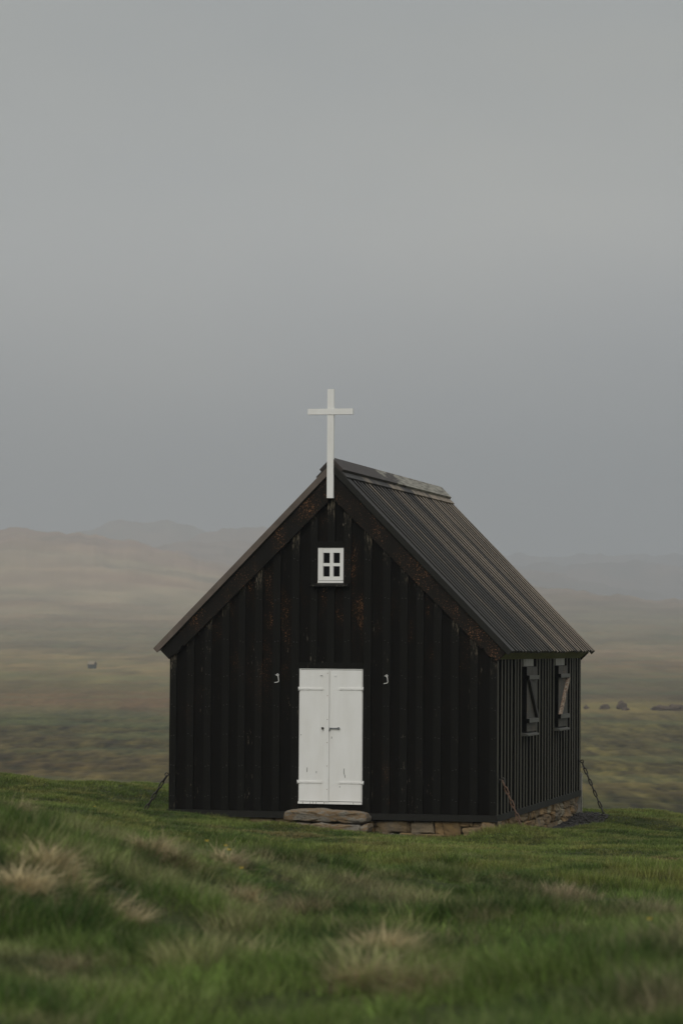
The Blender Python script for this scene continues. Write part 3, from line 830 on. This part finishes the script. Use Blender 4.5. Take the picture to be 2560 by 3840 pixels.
for xx, lfp in ((-2.440, lf), (-2.240, rf)):
    bm = bmesh.new(); tube(bm, [(xx-.014, .003, 1.866), (xx-.014, -.010, 1.867), (xx+.014, -.010, 1.867), (xx+.014, .003, 1.866)], .0028, 6)
    obj('staple', bm, M['iron'] if lfp is lf else M['white'], lfp)
bm = bmesh.new()
tube(bm, [(-2.326, -.012, 1.148), (-2.205, -.012, 1.149)], .0085)
prism(bm, [(-2.194+.017*math.cos(k*PI/6), 1.149+.017*math.sin(k*PI/6)) for k in range(12)], 'y', -.018, .0018)
tube(bm, [(-2.319, .001, 1.118), (-2.319, -.018, 1.121), (-2.319, -.018, 1.150)], .006)
obj('hasp', bm, M['steel'], rf)
bm = bmesh.new()
box(bm, -2.432, -2.404, -.018, .001, 1.140, 1.162); tube(bm, [(-2.42, -.02, 1.15), (-2.40, -.024, 1.13), (-2.397, -.024, 1.15)], .006)
obj('padlock', bm, M['iron'], lf)

# cabin hooks on the wall beside the door
for hx in (-3.052, -1.520):
    bm = bmesh.new()
    tube(bm, [(hx-.004+.013*math.cos(a), -.012, 1.872+.013*math.sin(a)) for a in [k*PI/6 for k in range(12)]], .0042, 6, True)
    tube(bm, [(hx-.035, -.008, 1.871), (hx-.016, -.012, 1.871)], .004, 6)
    tube(bm, [(hx+.002, -.017, 1.864), (hx+.010, -.017, 1.82), (hx+.013, -.017, 1.79), (hx+.006, -.019, 1.776), (hx-.012, -.02, 1.771), (hx-.045, -.02, 1.766)], .0048, 6)
    tag(obj('wall_hook', bm, M['white'], church), 'white cabin hook left of the door' if hx < -2.3 else 'white cabin hook right of the door')

# shutters of the long side
def shutter(y0, y1, flip, lab):
    s = empty('window_shutter', (0, 0, 0)); s.parent = church; s.location = Vector((0, (y0+y1)/2, 1.06)) - church.location
    tag(s, lab)
    bm = bmesh.new(); z0, z1 = 1.072, 1.996
    ym = y0+(y1-y0)*.5
    box(bm, -.033, .044, y0, ym-.002, z0, z1); box(bm, -.033, .0445, ym+.002, y1, z0, z1-.001)
    flanks(bm); obj('shutter_board', bm, [M['shutter'], M['tar_side']], s)
    for za, zb in ((1.815, 1.874), (1.200, 1.260)):
        bm = bmesh.new(); box(bm, .0455, .088, y0-.03, y1-.05, za, zb, 0, .002, rnd); flanks(bm); obj('shutter_ledge', bm, [M['ledge'], M['tar_side']], s)
    bm = bmesh.new()
    ya, yb = (y0+.02, y1-.10) if not flip else (y1-.12, y0+.02)
    w_ = .10
    prism(bm, [(ya, 1.812), (ya+w_*1.4, 1.812), (yb+w_*1.2, 1.263), (yb-w_*.2, 1.263)], 'x', .0457, .084)
    obj('shutter_brace', bm, M['brace_peel'] if flip else M['brace_dark'], s)
    bm = bmesh.new()
    prism(bm, [(-.034, 1.062), (.04, 1.052), (.098, 1.038), (.098, 1.016), (-.034, 1.016)], 'x', 0, 1)
    for v in bm.verts: v.co = Vector((v.co.y, y0-.16+v.co.x*(y1-y0+.08), v.co.z))
    obj('shutter_sill', bm, M['ledge'], s)
    bm = bmesh.new(); box(bm, -.034, .006, y0-.03, y1-.07, 2.002, 2.106); obj('head_board', bm, M['bare'], s)
shutter(2.142, 3.004, False, 'nearer closed shutter with a dark diagonal brace')
shutter(5.010, 5.912, True, 'farther closed shutter with a peeled pale brace')

# stone footing
bm = bmesh.new()
s_ = .3189
def stone_px(x0, y0, x1, y1, seed, dep=.22, ox=1380, oy=3040, sc_=s_, ypl=.03, **kw):
    a = onY(ox+x0*sc_, oy+y0*sc_, ypl); b = onY(ox+x1*sc_, oy+y1*sc_, ypl)
    rock(bm, ((a[0]+b[0])/2, ypl+dep/2, (a[2]+b[2])/2), (abs(b[0]-a[0])*1.03, dep, abs(a[2]-b[2])*1.06), seed, **kw)
for i, q in enumerate([(65,118,485,262), (495,122,772,280), (778,122,882,290), (872,126,1092,330), (1062,126,1190,192), (1232,140,1476,206), (1110,196,1440,330),
        (1482,132,1545,210), (1192,126,1228,190), (365,262,548,330), (552,276,880,340), (-40,118,60,190), (-60,190,60,260), (-180,118,-45,260)]):
    stone_px(*q, seed=i+1.3, power=7, rough=.13)
x = -4.55; k = 40
while x < -2.0:
    w_ = rnd.uniform(.22, .4); k += 1
    rock(bm, (x+w_/2, .14, -.16+rnd.uniform(-.01, .01)), (w_*1.02, .22, .17), k, .1, 5.0)
    rock(bm, (x+w_/2+.1, .14, -.31), (w_*1.02, .22, .15), k+.5, .1, 5.0)
    x += w_
# side footing: three rough courses
for c, (zc, hh) in enumerate(((-.150, .135), (-.285, .145), (-.43, .15), (-.56, .13))):
    y = -.02 if c % 2 == 0 else .06
    while y < LEN-.3:
        w_ = rnd.choice((.22, .3, .38, .52, .7)); w_ = min(w_, LEN-.10-y); k += 1
        rock(bm, (-.125+rnd.uniform(-.012, .012), y+w_/2, zc+rnd.uniform(-.012, .012)), (.23, w_*1.02, hh*rnd.uniform(.96, 1.12)), k, .11, 5.0)
        y += w_
for c, zc in enumerate((-.15, -.30)):
    y = .05
    while y < LEN-.2:
        w_ = rnd.uniform(.3, .6); k += 1
        rock(bm, (-W+.13, y+w_/2, zc), (.22, w_, .16), k, .1, 5); y += w_
    x = -W+.1
    while x < -.35:
        w_ = min(rnd.uniform(.3, .6), -.12-x); k += 1
        rock(bm, (x+w_/2, LEN-.12, zc-.03), (w_, .22, .18), k, .1, 5); x += w_
# dark packed core so that joints do not show daylight
box(bm, -W+.12, -.12, .16, LEN-.14, -.7, -.09, 1)
fo = obj('stone_footing', bm, [M['stone'], M['soil']], church)
tag(fo, 'rough brown field stones carrying the sill')

# door steps: separate blocks lying in front of the footing
def block(name, poly, y0, y1, label, seed, lift=0.0):
    """rough stone from its front outline (x,z); the face is subdivided and roughened"""
    xs = [p[0] for p in poly]; zs = [p[1] for p in poly]
    cx_, cz_ = sum(xs)/len(xs), sum(zs)/len(zs)
    bm = bmesh.new(); n = 9; ring = []
    pts = []
    for i in range(len(poly)):
        a, b = poly[i], poly[(i+1) % len(poly)]
        m = max(1, int(math.hypot(b[0]-a[0], b[1]-a[1])/.035))
        for k in range(m): pts.append((a[0]+(b[0]-a[0])*k/m, a[1]+(b[1]-a[1])*k/m))
    layers = []
    for j in range(n):
        t = j/(n-1); y = y0+(y1-y0)*t; sh = 1-.10*(abs(2*t-1)**4)
        lay = []
        for (px, pz) in pts:
            q = Vector((px*5+seed, y*6, pz*9)); d = mnoise.noise(q)*.016 + mnoise.noise(q*3)*.010
            lay.append(bm.verts.new((cx_+(px-cx_)*(sh*.1+.9)+d, y+mnoise.noise(q*1.7)*.03, cz_+(pz-cz_)*sh+d)))
        layers.append(lay)
    L_ = len(pts)
    for j in range(n-1):
        for i in range(L_):
            f = bm.faces.new((layers[j][i], layers[j][(i+1) % L_], layers[j+1][(i+1) % L_], layers[j+1][i])); f.smooth = False
    for lay, fl in ((layers[0], 1), (layers[-1], 0)):
        inner = [bm.verts.new((cx_+(v.co.x-cx_)*.86, v.co.y+(-.012 if fl else .012)+mnoise.noise(v.co*12)*.022, cz_+(v.co.z-cz_)*.82+mnoise.noise(v.co*9)*.006)) for v in lay]
        for i in range(L_):
            f = bm.faces.new((lay[i], lay[(i+1) % L_], inner[(i+1) % L_], inner[i])); f.smooth = True
        c = bm.verts.new((cx_, inner[0].co.y, cz_))
        for i in range(L_): bm.faces.new((inner[i], inner[(i+1) % L_], c)).smooth = True
    o = obj(name, bm, M['step']); tag(o, label, 'stone step' if name == 'step_slab' else 'stone')
    return o
s3 = 450/1568
def sp(l, y): return [(lambda p: (p[0], p[2]))(onY(1010+a*s3, 3020+b*s3, y)) for a, b in l]
block('step_slab', sp([(172,190),(182,130),(205,75),(260,60),(330,55),(450,54),(590,58),(720,64),(870,70),(1060,80),(1205,95),(1245,120),(1268,170),(1262,215),(1215,245),(1090,250),(980,245),(940,208),(870,212),(760,228),(600,222),(420,200),(280,200)], -.36),
      -.37, -.03, 'long rough tan and grey stone slab directly under the white church door', 3.1)
block('step_stone', sp([(92,275),(130,255),(230,235),(400,228),(480,232),(520,250),(505,290),(480,345),(300,350),(120,330)], -.40),
      -.41, -.10, 'flat grey stone under the left end of the door slab', 5.7)
block('step_stone', sp([(508,262),(530,245),(660,232),(800,242),(960,248),(1100,252),(1165,262),(1185,290),(1180,390),(900,400),(640,385),(505,360)], -.40),
      -.41, -.10, 'wide brown stone under the middle of the door slab', 8.2)
block('step_stone', sp([(1188,275),(1230,250),(1285,245),(1300,290),(1290,335),(1250,390),(1195,385)], -.40),
      -.42, -.12, 'small rusty brown stone beside the right end of the door slab', 11.9)

# ------------------------------------------------------------------ anchor chains
def gz(x, y): return float(H(np.array([x]), np.array([y]))[0])
LINK_L, LINK_W, LINK_R = .126, .055, .0102
def link_mesh(name, mat_):
    bm = bmesh.new(); pts = []
    hl = LINK_L/2-LINK_W/2; r = LINK_W/2-LINK_R
    for k in range(9): a = -PI/2+PI*k/8; pts.append((hl+r*math.cos(a), r*math.sin(a), 0))
    for k in range(9): a = PI/2+PI*k/8; pts.append((-hl+r*math.cos(a), r*math.sin(a), 0))
    tube(bm, pts, LINK_R, 7, True)
    me = bpy.data.meshes.new(name); bm.to_mesh(me); bm.free(); me.materials.append(mat_)
    return me
def chain(a, b, mat_, label, wall, sag=0.0):
    a, b = Vector(a), Vector(b)
    t = empty('anchor_chain', b); tag(t, label, 'chain', 'chains tying the church to the ground')
    me = link_mesh('link', mat_)
    n = int((b-a).length/.096)+2
    d = (b-a).normalized(); side = Vector((0, 1, 0)) if abs(d.y) < .9 else Vector((1, 0, 0))
    for i in range(n):
        s = (i+.5)*.096
        p = a + d*s
        tt = s/((b-a).length)
        p = p + Vector((0, 0, -sag*4*tt*(1-tt)))
        o = bpy.data.objects.new('link', me); C.objects.link(o); o.parent = t
        x = (d + Vector((0, 0, -sag*4*(1-2*tt)/(b-a).length))).normalized()
        y = side.cross(x).normalized(); z = x.cross(y)
        ang = (0 if i % 2 else PI/2) + mnoise.noise(Vector((i*1.7, a.x, 0)))*.15
        y2 = y*math.cos(ang) + z*math.sin(ang); z2_ = x.cross(y2)
        mtx = Matrix((x, y2, z2_)).transposed().to_4x4(); mtx.translation = p - Vector(t.location)
        o.matrix_local = mtx
    # eye bolt on the wall
    bm = bmesh.new()
    w = Vector(wall); dirw = (a-w); c = a + Vector((0, 0, .018))
    tube(bm, [(c.x+.024*math.cos(k*PI/8), c.y, c.z+.024*math.sin(k*PI/8)) for k in range(16)], .0078, 8, True)
    tube(bm, [w, (c.x-(.03 if c.x > w.x else -.03), c.y, c.z)], .008, 8)
    box(bm, min(w.x, w.x+.004), max(w.x, w.x+.004), w.y-.03, w.y+.03, w.z-.05, w.z+.05)
    obj('eye_bolt', bm, M['iron'], t)
    return t
a = onY(625.6, 2906, .12); b = onY(552, 3026, .12)
chain((a[0], .12, a[2]-.012), b, M['iron'], 'black iron chain by the left corner of the church, running down to the left', (-W, .12, a[2]+.006))
a = onY(1883, 2925, .10); b = onY(1965, 3122, .10)
chain((a[0], .10, a[2]-.012), b, M['rust'], 'rusty brown chain in front of the near right corner of the church', (0.0, .10, a[2]+.006))
a = onY(2181, 2857, LEN-.12); b = onY(2274, 3080, LEN-.12)
chain((a[0], LEN-.12, a[2]-.012), b, M['iron'], 'black iron chain at the far right corner of the church, pegged in the lawn', (0.0, LEN-.12, a[2]+.006))
p = onY(2272, 3072, LEN-.12)
bm = bmesh.new(); tube(bm, [(p[0]+.01, p[1], p[2]-.10), (p[0]+.012, p[1], p[2]+.012)], [.008, .011], 8)
tag(obj('ground_peg', bm, M['steel']), 'pale metal peg holding the far right chain in the grass', 'peg')

# ------------------------------------------------------------------ bare soil beside the footing
def soil_mask(x, y):
    # strip of dark clods along the right-hand wall
    c = .16 + .08*np.sin(y*1.3) + .03*(y-2)
    wdt = np.interp(y, [1.2, 2.2, 4, 6.5, 7.8, 8.3], [0, .15, .32, .42, .25, 0])
    return (x > -.05) & (x < c + wdt*.55) & (y > 1.3) & (y < 8.4)
bm = bmesh.new(); rs = np.random.RandomState(8); cnt = 0
while cnt < 1500:
    x, y = rs.uniform(-.02, 1.2), rs.uniform(1.2, 8.5)
    if not soil_mask(np.array([x]), np.array([y]))[0]: continue
    d = rs.uniform(.012, .055)
    rock(bm, (x, y, gz(x, y)+d*.12), (d*rs.uniform(1, 1.7), d, d*.7), rs.uniform(0, 90), .3, 3.0, 1, rot=rs.uniform(0, 3)); cnt += 1
o = obj('soil_clods', bm, M['soil']); tag(o, 'dark clods of bare soil along the long wall of the church', 'soil', kind='stuff')
bm = bmesh.new(); cnt = 0
while cnt < 160:
    x = rs.uniform(-1.95, -.9); y = rs.uniform(-.14, .03)
    d = rs.uniform(.012, .035)
    rock(bm, (x, y, gz(x, y)+d*.3), (d*1.4, d, d*.8), rs.uniform(0, 90), .3, 3.0, 1); cnt += 1
o = obj('gravel', bm, M['step']); tag(o, 'small grey stone chips at the foot of the front footing', 'gravel', kind='stuff')

# ------------------------------------------------------------------ things out on the moor
def lump(name, u, v, D, w, h, dep, seed, label, cat, mat_, group=None):
    p = atD(u, v, D); z = gz(p[0], p[1])
    bm = bmesh.new(); bmesh.ops.create_icosphere(bm, subdivisions=4, radius=1.0)
    for q in bm.verts:
        n = q.co.copy(); k = 1 + .35*mnoise.noise(n*1.6+Vector((seed, 0, 0))) + .16*mnoise.noise(n*5+Vector((0, seed, 0)))
        q.co = Vector((p[0]+n.x*w/2*k, p[1]+n.y*dep/2*k, z+h*.12+n.z*h*(.8 if n.z > 0 else .35)*k))
    o = obj(name, bm, mat_, smooth=True); tag(o, label, cat, group); return o
gp = 'dark peat mounds along the field edge'
lump('peat_mound', 2197, 2622, 500, 1.0, .8, 1.2, 1.1, 'smallest dark peat mound, right next to the church wall', 'peat mound', M['peat'], gp)
lump('peat_mound', 2265, 2622, 500, 2.0, .95, 1.6, 2.7, 'second dark mound from the church along the field edge', 'peat mound', M['peat'], gp)
lump('peat_mound', 2328, 2612, 502, 1.6, 1.25, 1.5, 4.1, 'tallest lone dark mound midway along the field edge', 'peat mound', M['peat'], gp)
lump('peat_mound', 2345, 2628, 498, 1.5, .5, 1.3, 5.9, 'low dark mound touching the foot of the tallest one', 'peat mound', M['peat'], gp)
lump('peat_mound', 2475, 2622, 500, 3.0, .75, 2, 7.3, 'long dark sloping mound near the right edge of the photo', 'peat mound', M['peat'], gp)
lump('peat_mound', 2535, 2616, 501, 3.4, 1.15, 2.4, 9.2, 'broad reddish dark mound cut by the right edge of the photo', 'peat mound', M['peat'], gp)
# tiny shed far out on the left
p = atD(345, 2524, 820); z = gz(p[0], p[1])
shed = empty('field_shed', (p[0], p[1], z)); tag(shed, 'tiny dark shed with a pale roof far out on the moor left of the church', 'shed')
bm = bmesh.new(); box(bm, p[0]-.85, p[0]+.85, p[1]-1, p[1]+1.4, z-.5, z+1.5)
obj('shed_wall', bm, M['shed_wall'], shed)
bm = bmesh.new(); prism(bm, [(p[1]-1.2, z+1.45), (p[1]-1.2, z+1.57), (p[1]+.2, z+2.45), (p[1]+1.6, z+1.57), (p[1]+1.6, z+1.45), (p[1]+.2, z+2.3)], 'x', p[0]-1.0, p[0]+1.0)
obj('shed_roof', bm, M['shed_roof'], shed)

# ------------------------------------------------------------------ grass (stuff)
def grass_mat():
    m, t, b, o = mat('grass_blades')
    a = N(t, 'ShaderNodeAttribute', attribute_name='gcol', attribute_type='INSTANCER')
    br = N(t, 'ShaderNodeAttribute', attribute_name='brand')
    k = mul(t, mul(t, br.outputs['Fac'], .95), .5, 'ADD')
    sc_ = N(t, 'ShaderNodeVectorMath', operation='SCALE'); t.links.new(a.outputs['Vector'], sc_.inputs[0]); t.links.new(k, sc_.inputs['Scale'])
    col = mix(t, rmp(t, br.outputs['Fac'], [(.86, 0.0), (.93, .55)]), sc_.outputs[0], (.24, .20, .12))
    t.links.new(col, b.inputs['Base Color']); b.inputs['Roughness'].default_value = .6; b.inputs['Specular IOR Level'].default_value = .12
    tr = N(t, 'ShaderNodeBsdfTranslucent'); t.links.new(col, tr.inputs[0])
    ms = N(t, 'ShaderNodeMixShader'); ms.inputs[0].default_value = .28
    t.links.new(b.outputs[0], ms.inputs[1]); t.links.new(tr.outputs[0], ms.inputs[2]); t.links.new(ms.outputs[0], o.inputs[0])
    return m
M['grass'] = grass_mat()
def clump_mesh(name, nb, rad, h, wid, lean, bend, seed, segs=3):
    r = np.random.RandomState(seed); V = []; Fc = []; Br = []
    for i in range(nb):
        rr = rad*math.sqrt(r.rand()); a = r.rand()*2*PI; bx, by = rr*math.cos(a), rr*math.sin(a)
        hh = h*r.uniform(.55, 1.15); da = a + r.uniform(-1.2, 1.2) if rad > 0 else r.rand()*2*PI
        ln = r.uniform(.1, 1)*lean; bd = r.uniform(.3, 1)*bend; fa = r.rand()*2*PI
        wx, wy = math.cos(fa)*wid/2, math.sin(fa)*wid/2; bv = r.rand(); base = len(V)
        for s in range(segs+1):
            t = s/segs; off = (ln*t + bd*t*t)*hh; z = hh*t*(1-.35*bd*t)
            cx_, cy_ = bx+math.cos(da)*off, by+math.sin(da)*off; w = 1-t*.85
            if s < segs: V += [(cx_-wx*w, cy_-wy*w, z), (cx_+wx*w, cy_+wy*w, z)]; Br += [bv, bv]
            else: V.append((cx_, cy_, z)); Br.append(bv)
        for s in range(segs-1): b0 = base+2*s; Fc.append((b0, b0+1, b0+3, b0+2))
        b0 = base+2*(segs-1); Fc.append((b0, b0+1, b0+2))
    me = bpy.data.meshes.new(name); me.from_pydata(V, [], Fc)
    at = me.attributes.new('brand', 'FLOAT', 'POINT'); at.data.foreach_set('value', Br)
    me.materials.append(M['grass'])
    return bpy.data.objects.new(name, me)
def grass_system(name, label, cat, pts, scl, tilt, gcol, clumps):
    col_ = bpy.data.collections.new(name+'_clumps')
    for o in clumps: col_.objects.link(o)
    n = len(pts); me = bpy.data.meshes.new(name)
    me.vertices.add(n); me.vertices.foreach_set('co', pts.astype(np.float32).ravel())
    r = np.random.RandomState(n % 1000)
    def fa(nm, ty, arr, key): at = me.attributes.new(nm, ty, 'POINT'); at.data.foreach_set(key, arr.ravel())
    rot = np.stack([r.uniform(-tilt, tilt, n), r.uniform(-tilt, tilt, n), r.uniform(0, 2*PI, n)], -1).astype(np.float32)
    fa('rot', 'FLOAT_VECTOR', rot, 'vector'); fa('scl', 'FLOAT_VECTOR', scl.astype(np.float32), 'vector')
    fa('gcol', 'FLOAT_VECTOR', gcol.astype(np.float32), 'vector')
    fa('pick', 'INT', r.randint(0, len(clumps), n).astype(np.int32), 'value')
    o = bpy.data.objects.new(name, me); C.objects.link(o); tag(o, label, cat, kind='stuff')
    g = bpy.data.node_groups.new(name+'_scatter', 'GeometryNodeTree')
    g.interface.new_socket('Geometry', in_out='INPUT', socket_type='NodeSocketGeometry')
    g.interface.new_socket('Geometry', in_out='OUTPUT', socket_type='NodeSocketGeometry')
    gi = g.nodes.new('NodeGroupInput'); go = g.nodes.new('NodeGroupOutput')
    ci = g.nodes.new('GeometryNodeCollectionInfo'); ci.inputs['Collection'].default_value = col_
    ci.inputs['Separate Children'].default_value = True; ci.inputs['Reset Children'].default_value = True
    ip = g.nodes.new('GeometryNodeInstanceOnPoints'); ip.inputs['Pick Instance'].default_value = True
    def na(nm, ty): a = g.nodes.new('GeometryNodeInputNamedAttribute'); a.data_type = ty; a.inputs['Name'].default_value = nm; return a.outputs['Attribute']
    e2r = g.nodes.new('FunctionNodeEulerToRotation'); g.links.new(na('rot', 'FLOAT_VECTOR'), e2r.inputs[0])
    g.links.new(gi.outputs[0], ip.inputs['Points']); g.links.new(ci.outputs[0], ip.inputs['Instance'])
    g.links.new(na('pick', 'INT'), ip.inputs['Instance Index'])
    g.links.new(e2r.outputs[0], ip.inputs['Rotation']); g.links.new(na('scl', 'FLOAT_VECTOR'), ip.inputs['Scale'])
    g.links.new(ip.outputs[0], go.inputs[0])
    md = o.modifiers.new('scatter', 'NODES'); md.node_group = g
    return o
def sample(n, D0, D1, half, seed, pw=1.0):
    r = np.random.RandomState(seed)
    D = (D0**(2*pw) + r.rand(n)*(D1**(2*pw)-D0**(2*pw)))**(1/(2*pw)); a = r.uniform(-1, 1, n)*(half + 1.8/D)
    x = CAM[0]+D*np.sin(a+YAW); y = CAM[1]+D*np.cos(a+YAW)
    return x, y, D, a
def gauss(x, y, spots):
    s = np.zeros_like(x)
    for (u, v, D, sx, sy, k) in spots:
        p = atD(u, v, D)
        dx, dy = x-p[0], y-p[1]
        c, sn = math.cos(YAW), math.sin(YAW)
        a = dx*c - dy*sn; b = dx*sn + dy*c
        s = np.maximum(s, k*np.exp(-(a/sx)**2 - (b/sy)**2))
    return s
STRAW = np.array([.46, .36, .235]); GREEN_L = np.array([.145, .190, .042]); GREEN_D = np.array([.062, .102, .021]); OLIVE = np.array([.21, .20, .058]); RUSTY = np.array([.22, .15, .075])
def inside(x, y):
    c = (x > -W-.01) & (x < 0.0) & (y > .02) & (y < LEN)
    c |= (x > -3.03) & (x < -1.76) & (y > -.42) & (y < .05)
    return c | soil_mask(x, y) | ((x > -1.9) & (x < -.95) & (y > -.12) & (y < .1))
# lawn: short, from the mown plot out over the plateau edge
x, y, D, a = sample(78000, 22.5, 56, .165, 11, .8)
k = ~inside(x, y); x, y, D, a = x[k], y[k], D[k], a[k]
z = H(x, y) - .004
n1 = fbm(x/1.1, y/1.1, 3, 81); n2 = fbm(x/.35, y/.35, 2, 91); n3 = fbm(x/3.2, y/3.2, 3, 95)
mixd = sstep(.35, .65, n1)[:, None]
col = GREEN_D*(1-mixd) + GREEN_L*mixd
ol = (sstep(.5, .68, n2)*.6)[:, None]; col = col*(1-ol) + OLIVE*ol
bare = gauss(x, y, [(2500, 3215, 33, .5, 1.2, .9), (1430, 3160, 34.5, 1.0, .8, .45), (1900, 3200, 34, 1.0, 1.0, .25), (1100, 3160, 35, .8, 1.2, .5), (2300, 3140, 40, .6, .8, .3)])*sstep(.35, .6, n2)
col = col*(1-bare[:, None]) + RUSTY*bare[:, None]
dw = np.maximum(np.maximum(-W-x, x), np.maximum(-y, y-LEN))
hgt = (1+.9*(dw < .28)*(n2 > .45))*(.65+.7*n3)*(1+.9*(1-sstep(26, 31, D)))*(.5+1.0*n1)
col = col*np.clip(np.random.RandomState(41).lognormal(0, .28, len(x)), .4, 2)[:, None]
cl = [clump_mesh('lawn_clump', 34, .105, .052, .0065, .7, .7, 100+i, 2) for i in range(8)]
grass_system('lawn_grass', 'short green grass of the mown plot round the church', 'grass', np.stack([x, y, z], -1),
             np.stack([np.full_like(x, 1.0), np.full_like(x, 1.0), hgt], -1), .12, col, cl)
# long tussocky grass of the foreground
x, y, D, a = sample(62000, 4.2, 31, .17, 12, .75)
keep = np.random.RandomState(5).rand(len(x)) < 1-sstep(24, 31, D + (fbm(x/1.5, y/1.5, 2, 7)-.5)*5)
x, y, D = x[keep], y[keep], D[keep]
z = H(x, y) - .01
edge = 1-.35*(1-sstep(8, 13, D))
t1 = fbm(x/.55, y/.55, 3, 101); t2 = fbm(x/1.6, y/1.6, 3, 111); t3 = fbm(x/.22, y/.22, 2, 121)
DRY = list(DRYM)
for u, v, wx, k in ((1840, 3400, 90, .35), (2150, 3400, 130, .5), (2400, 3440, 110, .55), (1540, 3370, 60, .3), (2500, 3780, 90, .8), (330, 3740, 110, .35)):
    D_ = hit(u, v); DRY.append((u, v, D_, wx/F*D_, wx/F*D_*2, k))
dry = np.clip(gauss(x, y, DRY)*(.1+1.0*t3) + sstep(.68, .80, t3)*.3 + sstep(.62, .72, fbm(x/.8, y/.8, 2, 171))*.2, 0, 1)
mixd = sstep(.40, .60, .5*t2+.5*fbm(x/.4, y/.4, 2, 175))[:, None]
col = np.array([.034, .070, .013])*(1-mixd) + np.array([.125, .185, .042])*mixd
ol = (sstep(.52, .70, t3)*.18)[:, None]; col = col*(1-ol) + OLIVE*ol
col = col*(1-dry[:, None]) + STRAW*dry[:, None]
hgt = np.interp(D, [4, 9, 14, 20, 26, 31], [.085, .095, .095, .072, .05, .038])*(.52+1.0*sstep(.3, .68, t1))*(1+.25*dry)
rb_ = np.random.RandomState(31); col = col*np.clip(rb_.lognormal(0, .38, len(x)), .35, 2.3)[:, None]
kp = rb_.rand(len(x)) < .62 + .38*sstep(.36, .52, fbm(x/.28, y/.28, 2, 181))
x, y, z, hgt, col = x[kp], y[kp], z[kp], hgt[kp], col[kp]
cl = [clump_mesh('tussock_clump', 38, .70, 1.0, .034, .50, .55, 200+i, 3) for i in range(8)]
grass_system('long_grass', 'long tussocky green and straw coloured grass of the foreground bank', 'grass', np.stack([x, y, z], -1),
             np.stack([np.clip(hgt, .10, .17), np.clip(hgt, .10, .17), hgt], -1), .28, col, cl)

# pale dead tufts standing on their own little mounds
P_, S_, C_ = [], [], []
rt = np.random.RandomState(77)
for (u, v, D, sx, sy, k) in DRYM + [(845, 3240, hit(845, 3240), .05, .08, .5)]:
    c = atD(u, v, D); n = int(140*k*max(sx, .05)/.2)+12
    ng = max(4, n//10); ga, gb_ = rt.normal(0, sx*.6, ng), rt.normal(0, sy*.6, ng); gi_ = rt.randint(0, ng, n)
    a = ga[gi_] + rt.normal(0, .035, n); b = gb_[gi_] + rt.normal(0, .05, n)
    px = c[0] + a*math.cos(YAW) + b*math.sin(YAW); py = c[1] - a*math.sin(YAW) + b*math.cos(YAW)
    P_.append(np.stack([px, py, H(px, py)-.01], -1))
    hh = rt.uniform(.05, .12, n)*(.6+.4*k); S_.append(np.stack([np.full(n, .13), np.full(n, .13), hh], -1))
    br_ = rt.uniform(.3, 1.35, n)[:, None]*(.6+.4*k); C_.append(np.array([.58, .48, .27])*br_)
P_, S_, C_ = map(np.concatenate, (P_, S_, C_))
cl = [clump_mesh('dry_clump', 40, .5, 1.0, .030, .9, 1.1, 300+i, 4) for i in range(6)]
grass_system('dry_grass', 'pale dead grass tufts on hummocks in the foreground bank', 'grass', P_, S_, .45, C_, cl)

# buttercups
def flower(u, v, D, label):
    p = atD(u, v+25, hit(u, v+25)); z = gz(p[0], p[1]); top = z+.12
    f = empty('buttercup', (p[0], p[1], z)); tag(f, label, 'flower', 'yellow buttercups in the grass')
    bm = bmesh.new(); tube(bm, [(p[0]+.01, p[1], z-.02), (p[0]+.004, p[1], (z+top)/2), (p[0], p[1], top)], .0018, 5)
    obj('stem', bm, M['stem'], f)
    bm = bmesh.new()
    for k in range(5):
        a = k*2*PI/5; c, s = math.cos(a), math.sin(a); R_ = .011
        pts = [(0, 0, 0), (.6, -.5, .25), (1, -.3, .5), (1.05, 0, .55), (1, .3, .5), (.6, .5, .25)]
        vv = [bm.verts.new((p[0]+R_*(q[0]*c-q[1]*s), p[1]+R_*(q[0]*s+q[1]*c), top+R_*q[2])) for q in pts]
        bm.faces.new(vv)
    o = obj('petals', bm, M['yellow'], f)
    md = o.modifiers.new('thickness', 'SOLIDIFY'); md.thickness = .001
M['stem'] = simple('flower_stem', (.08, .14, .04), .6); M['yellow'] = simple('yellow_petals', (.75, .52, .03), .5, 0, .05, 5, 0)
flower(775, 3207, 22, 'yellow buttercup left of the pale grass tuft, highest of the small group')
flower(846, 3222, 21.5, 'yellow buttercup in the middle of the small group beside the pale tuft')
flower(858, 3240, 21, 'yellow buttercup just under its neighbour, lowest beside the pale tuft')
flower(905, 3318, 18.5, 'single faint buttercup above the dry tuft in the left foreground')
flower(356, 3042, 24, 'single buttercup on the bank below the left chain')
flower(2434, 3540, 16, 'single bright buttercup at the far right of the foreground')

# ------------------------------------------------------------------ haze
bm = bmesh.new(); box(bm, -9000, 9000, -9000, 9000, -22, 300)
me = bpy.data.meshes.new('haze'); bmesh.ops.recalc_face_normals(bm, faces=bm.faces[:]); bm.to_mesh(me); bm.free()
hz = bpy.data.objects.new('haze', me); C.objects.link(hz); hz['kind'] = 'stuff'; hz['label'] = 'pale mist lying over the moor and hills'; hz['category'] = 'haze'
m = bpy.data.materials.new('haze'); m.use_nodes = True; t = m.node_tree; t.nodes.clear()
o = N(t, 'ShaderNodeOutputMaterial'); pv = N(t, 'ShaderNodeVolumePrincipled')
pv.inputs['Color'].default_value = (.57, .605, .64, 1); pv.inputs['Density'].default_value = .00039; pv.inputs['Anisotropy'].default_value = 0.0
t.links.new(pv.outputs[0], o.inputs['Volume']); me.materials.append(m)
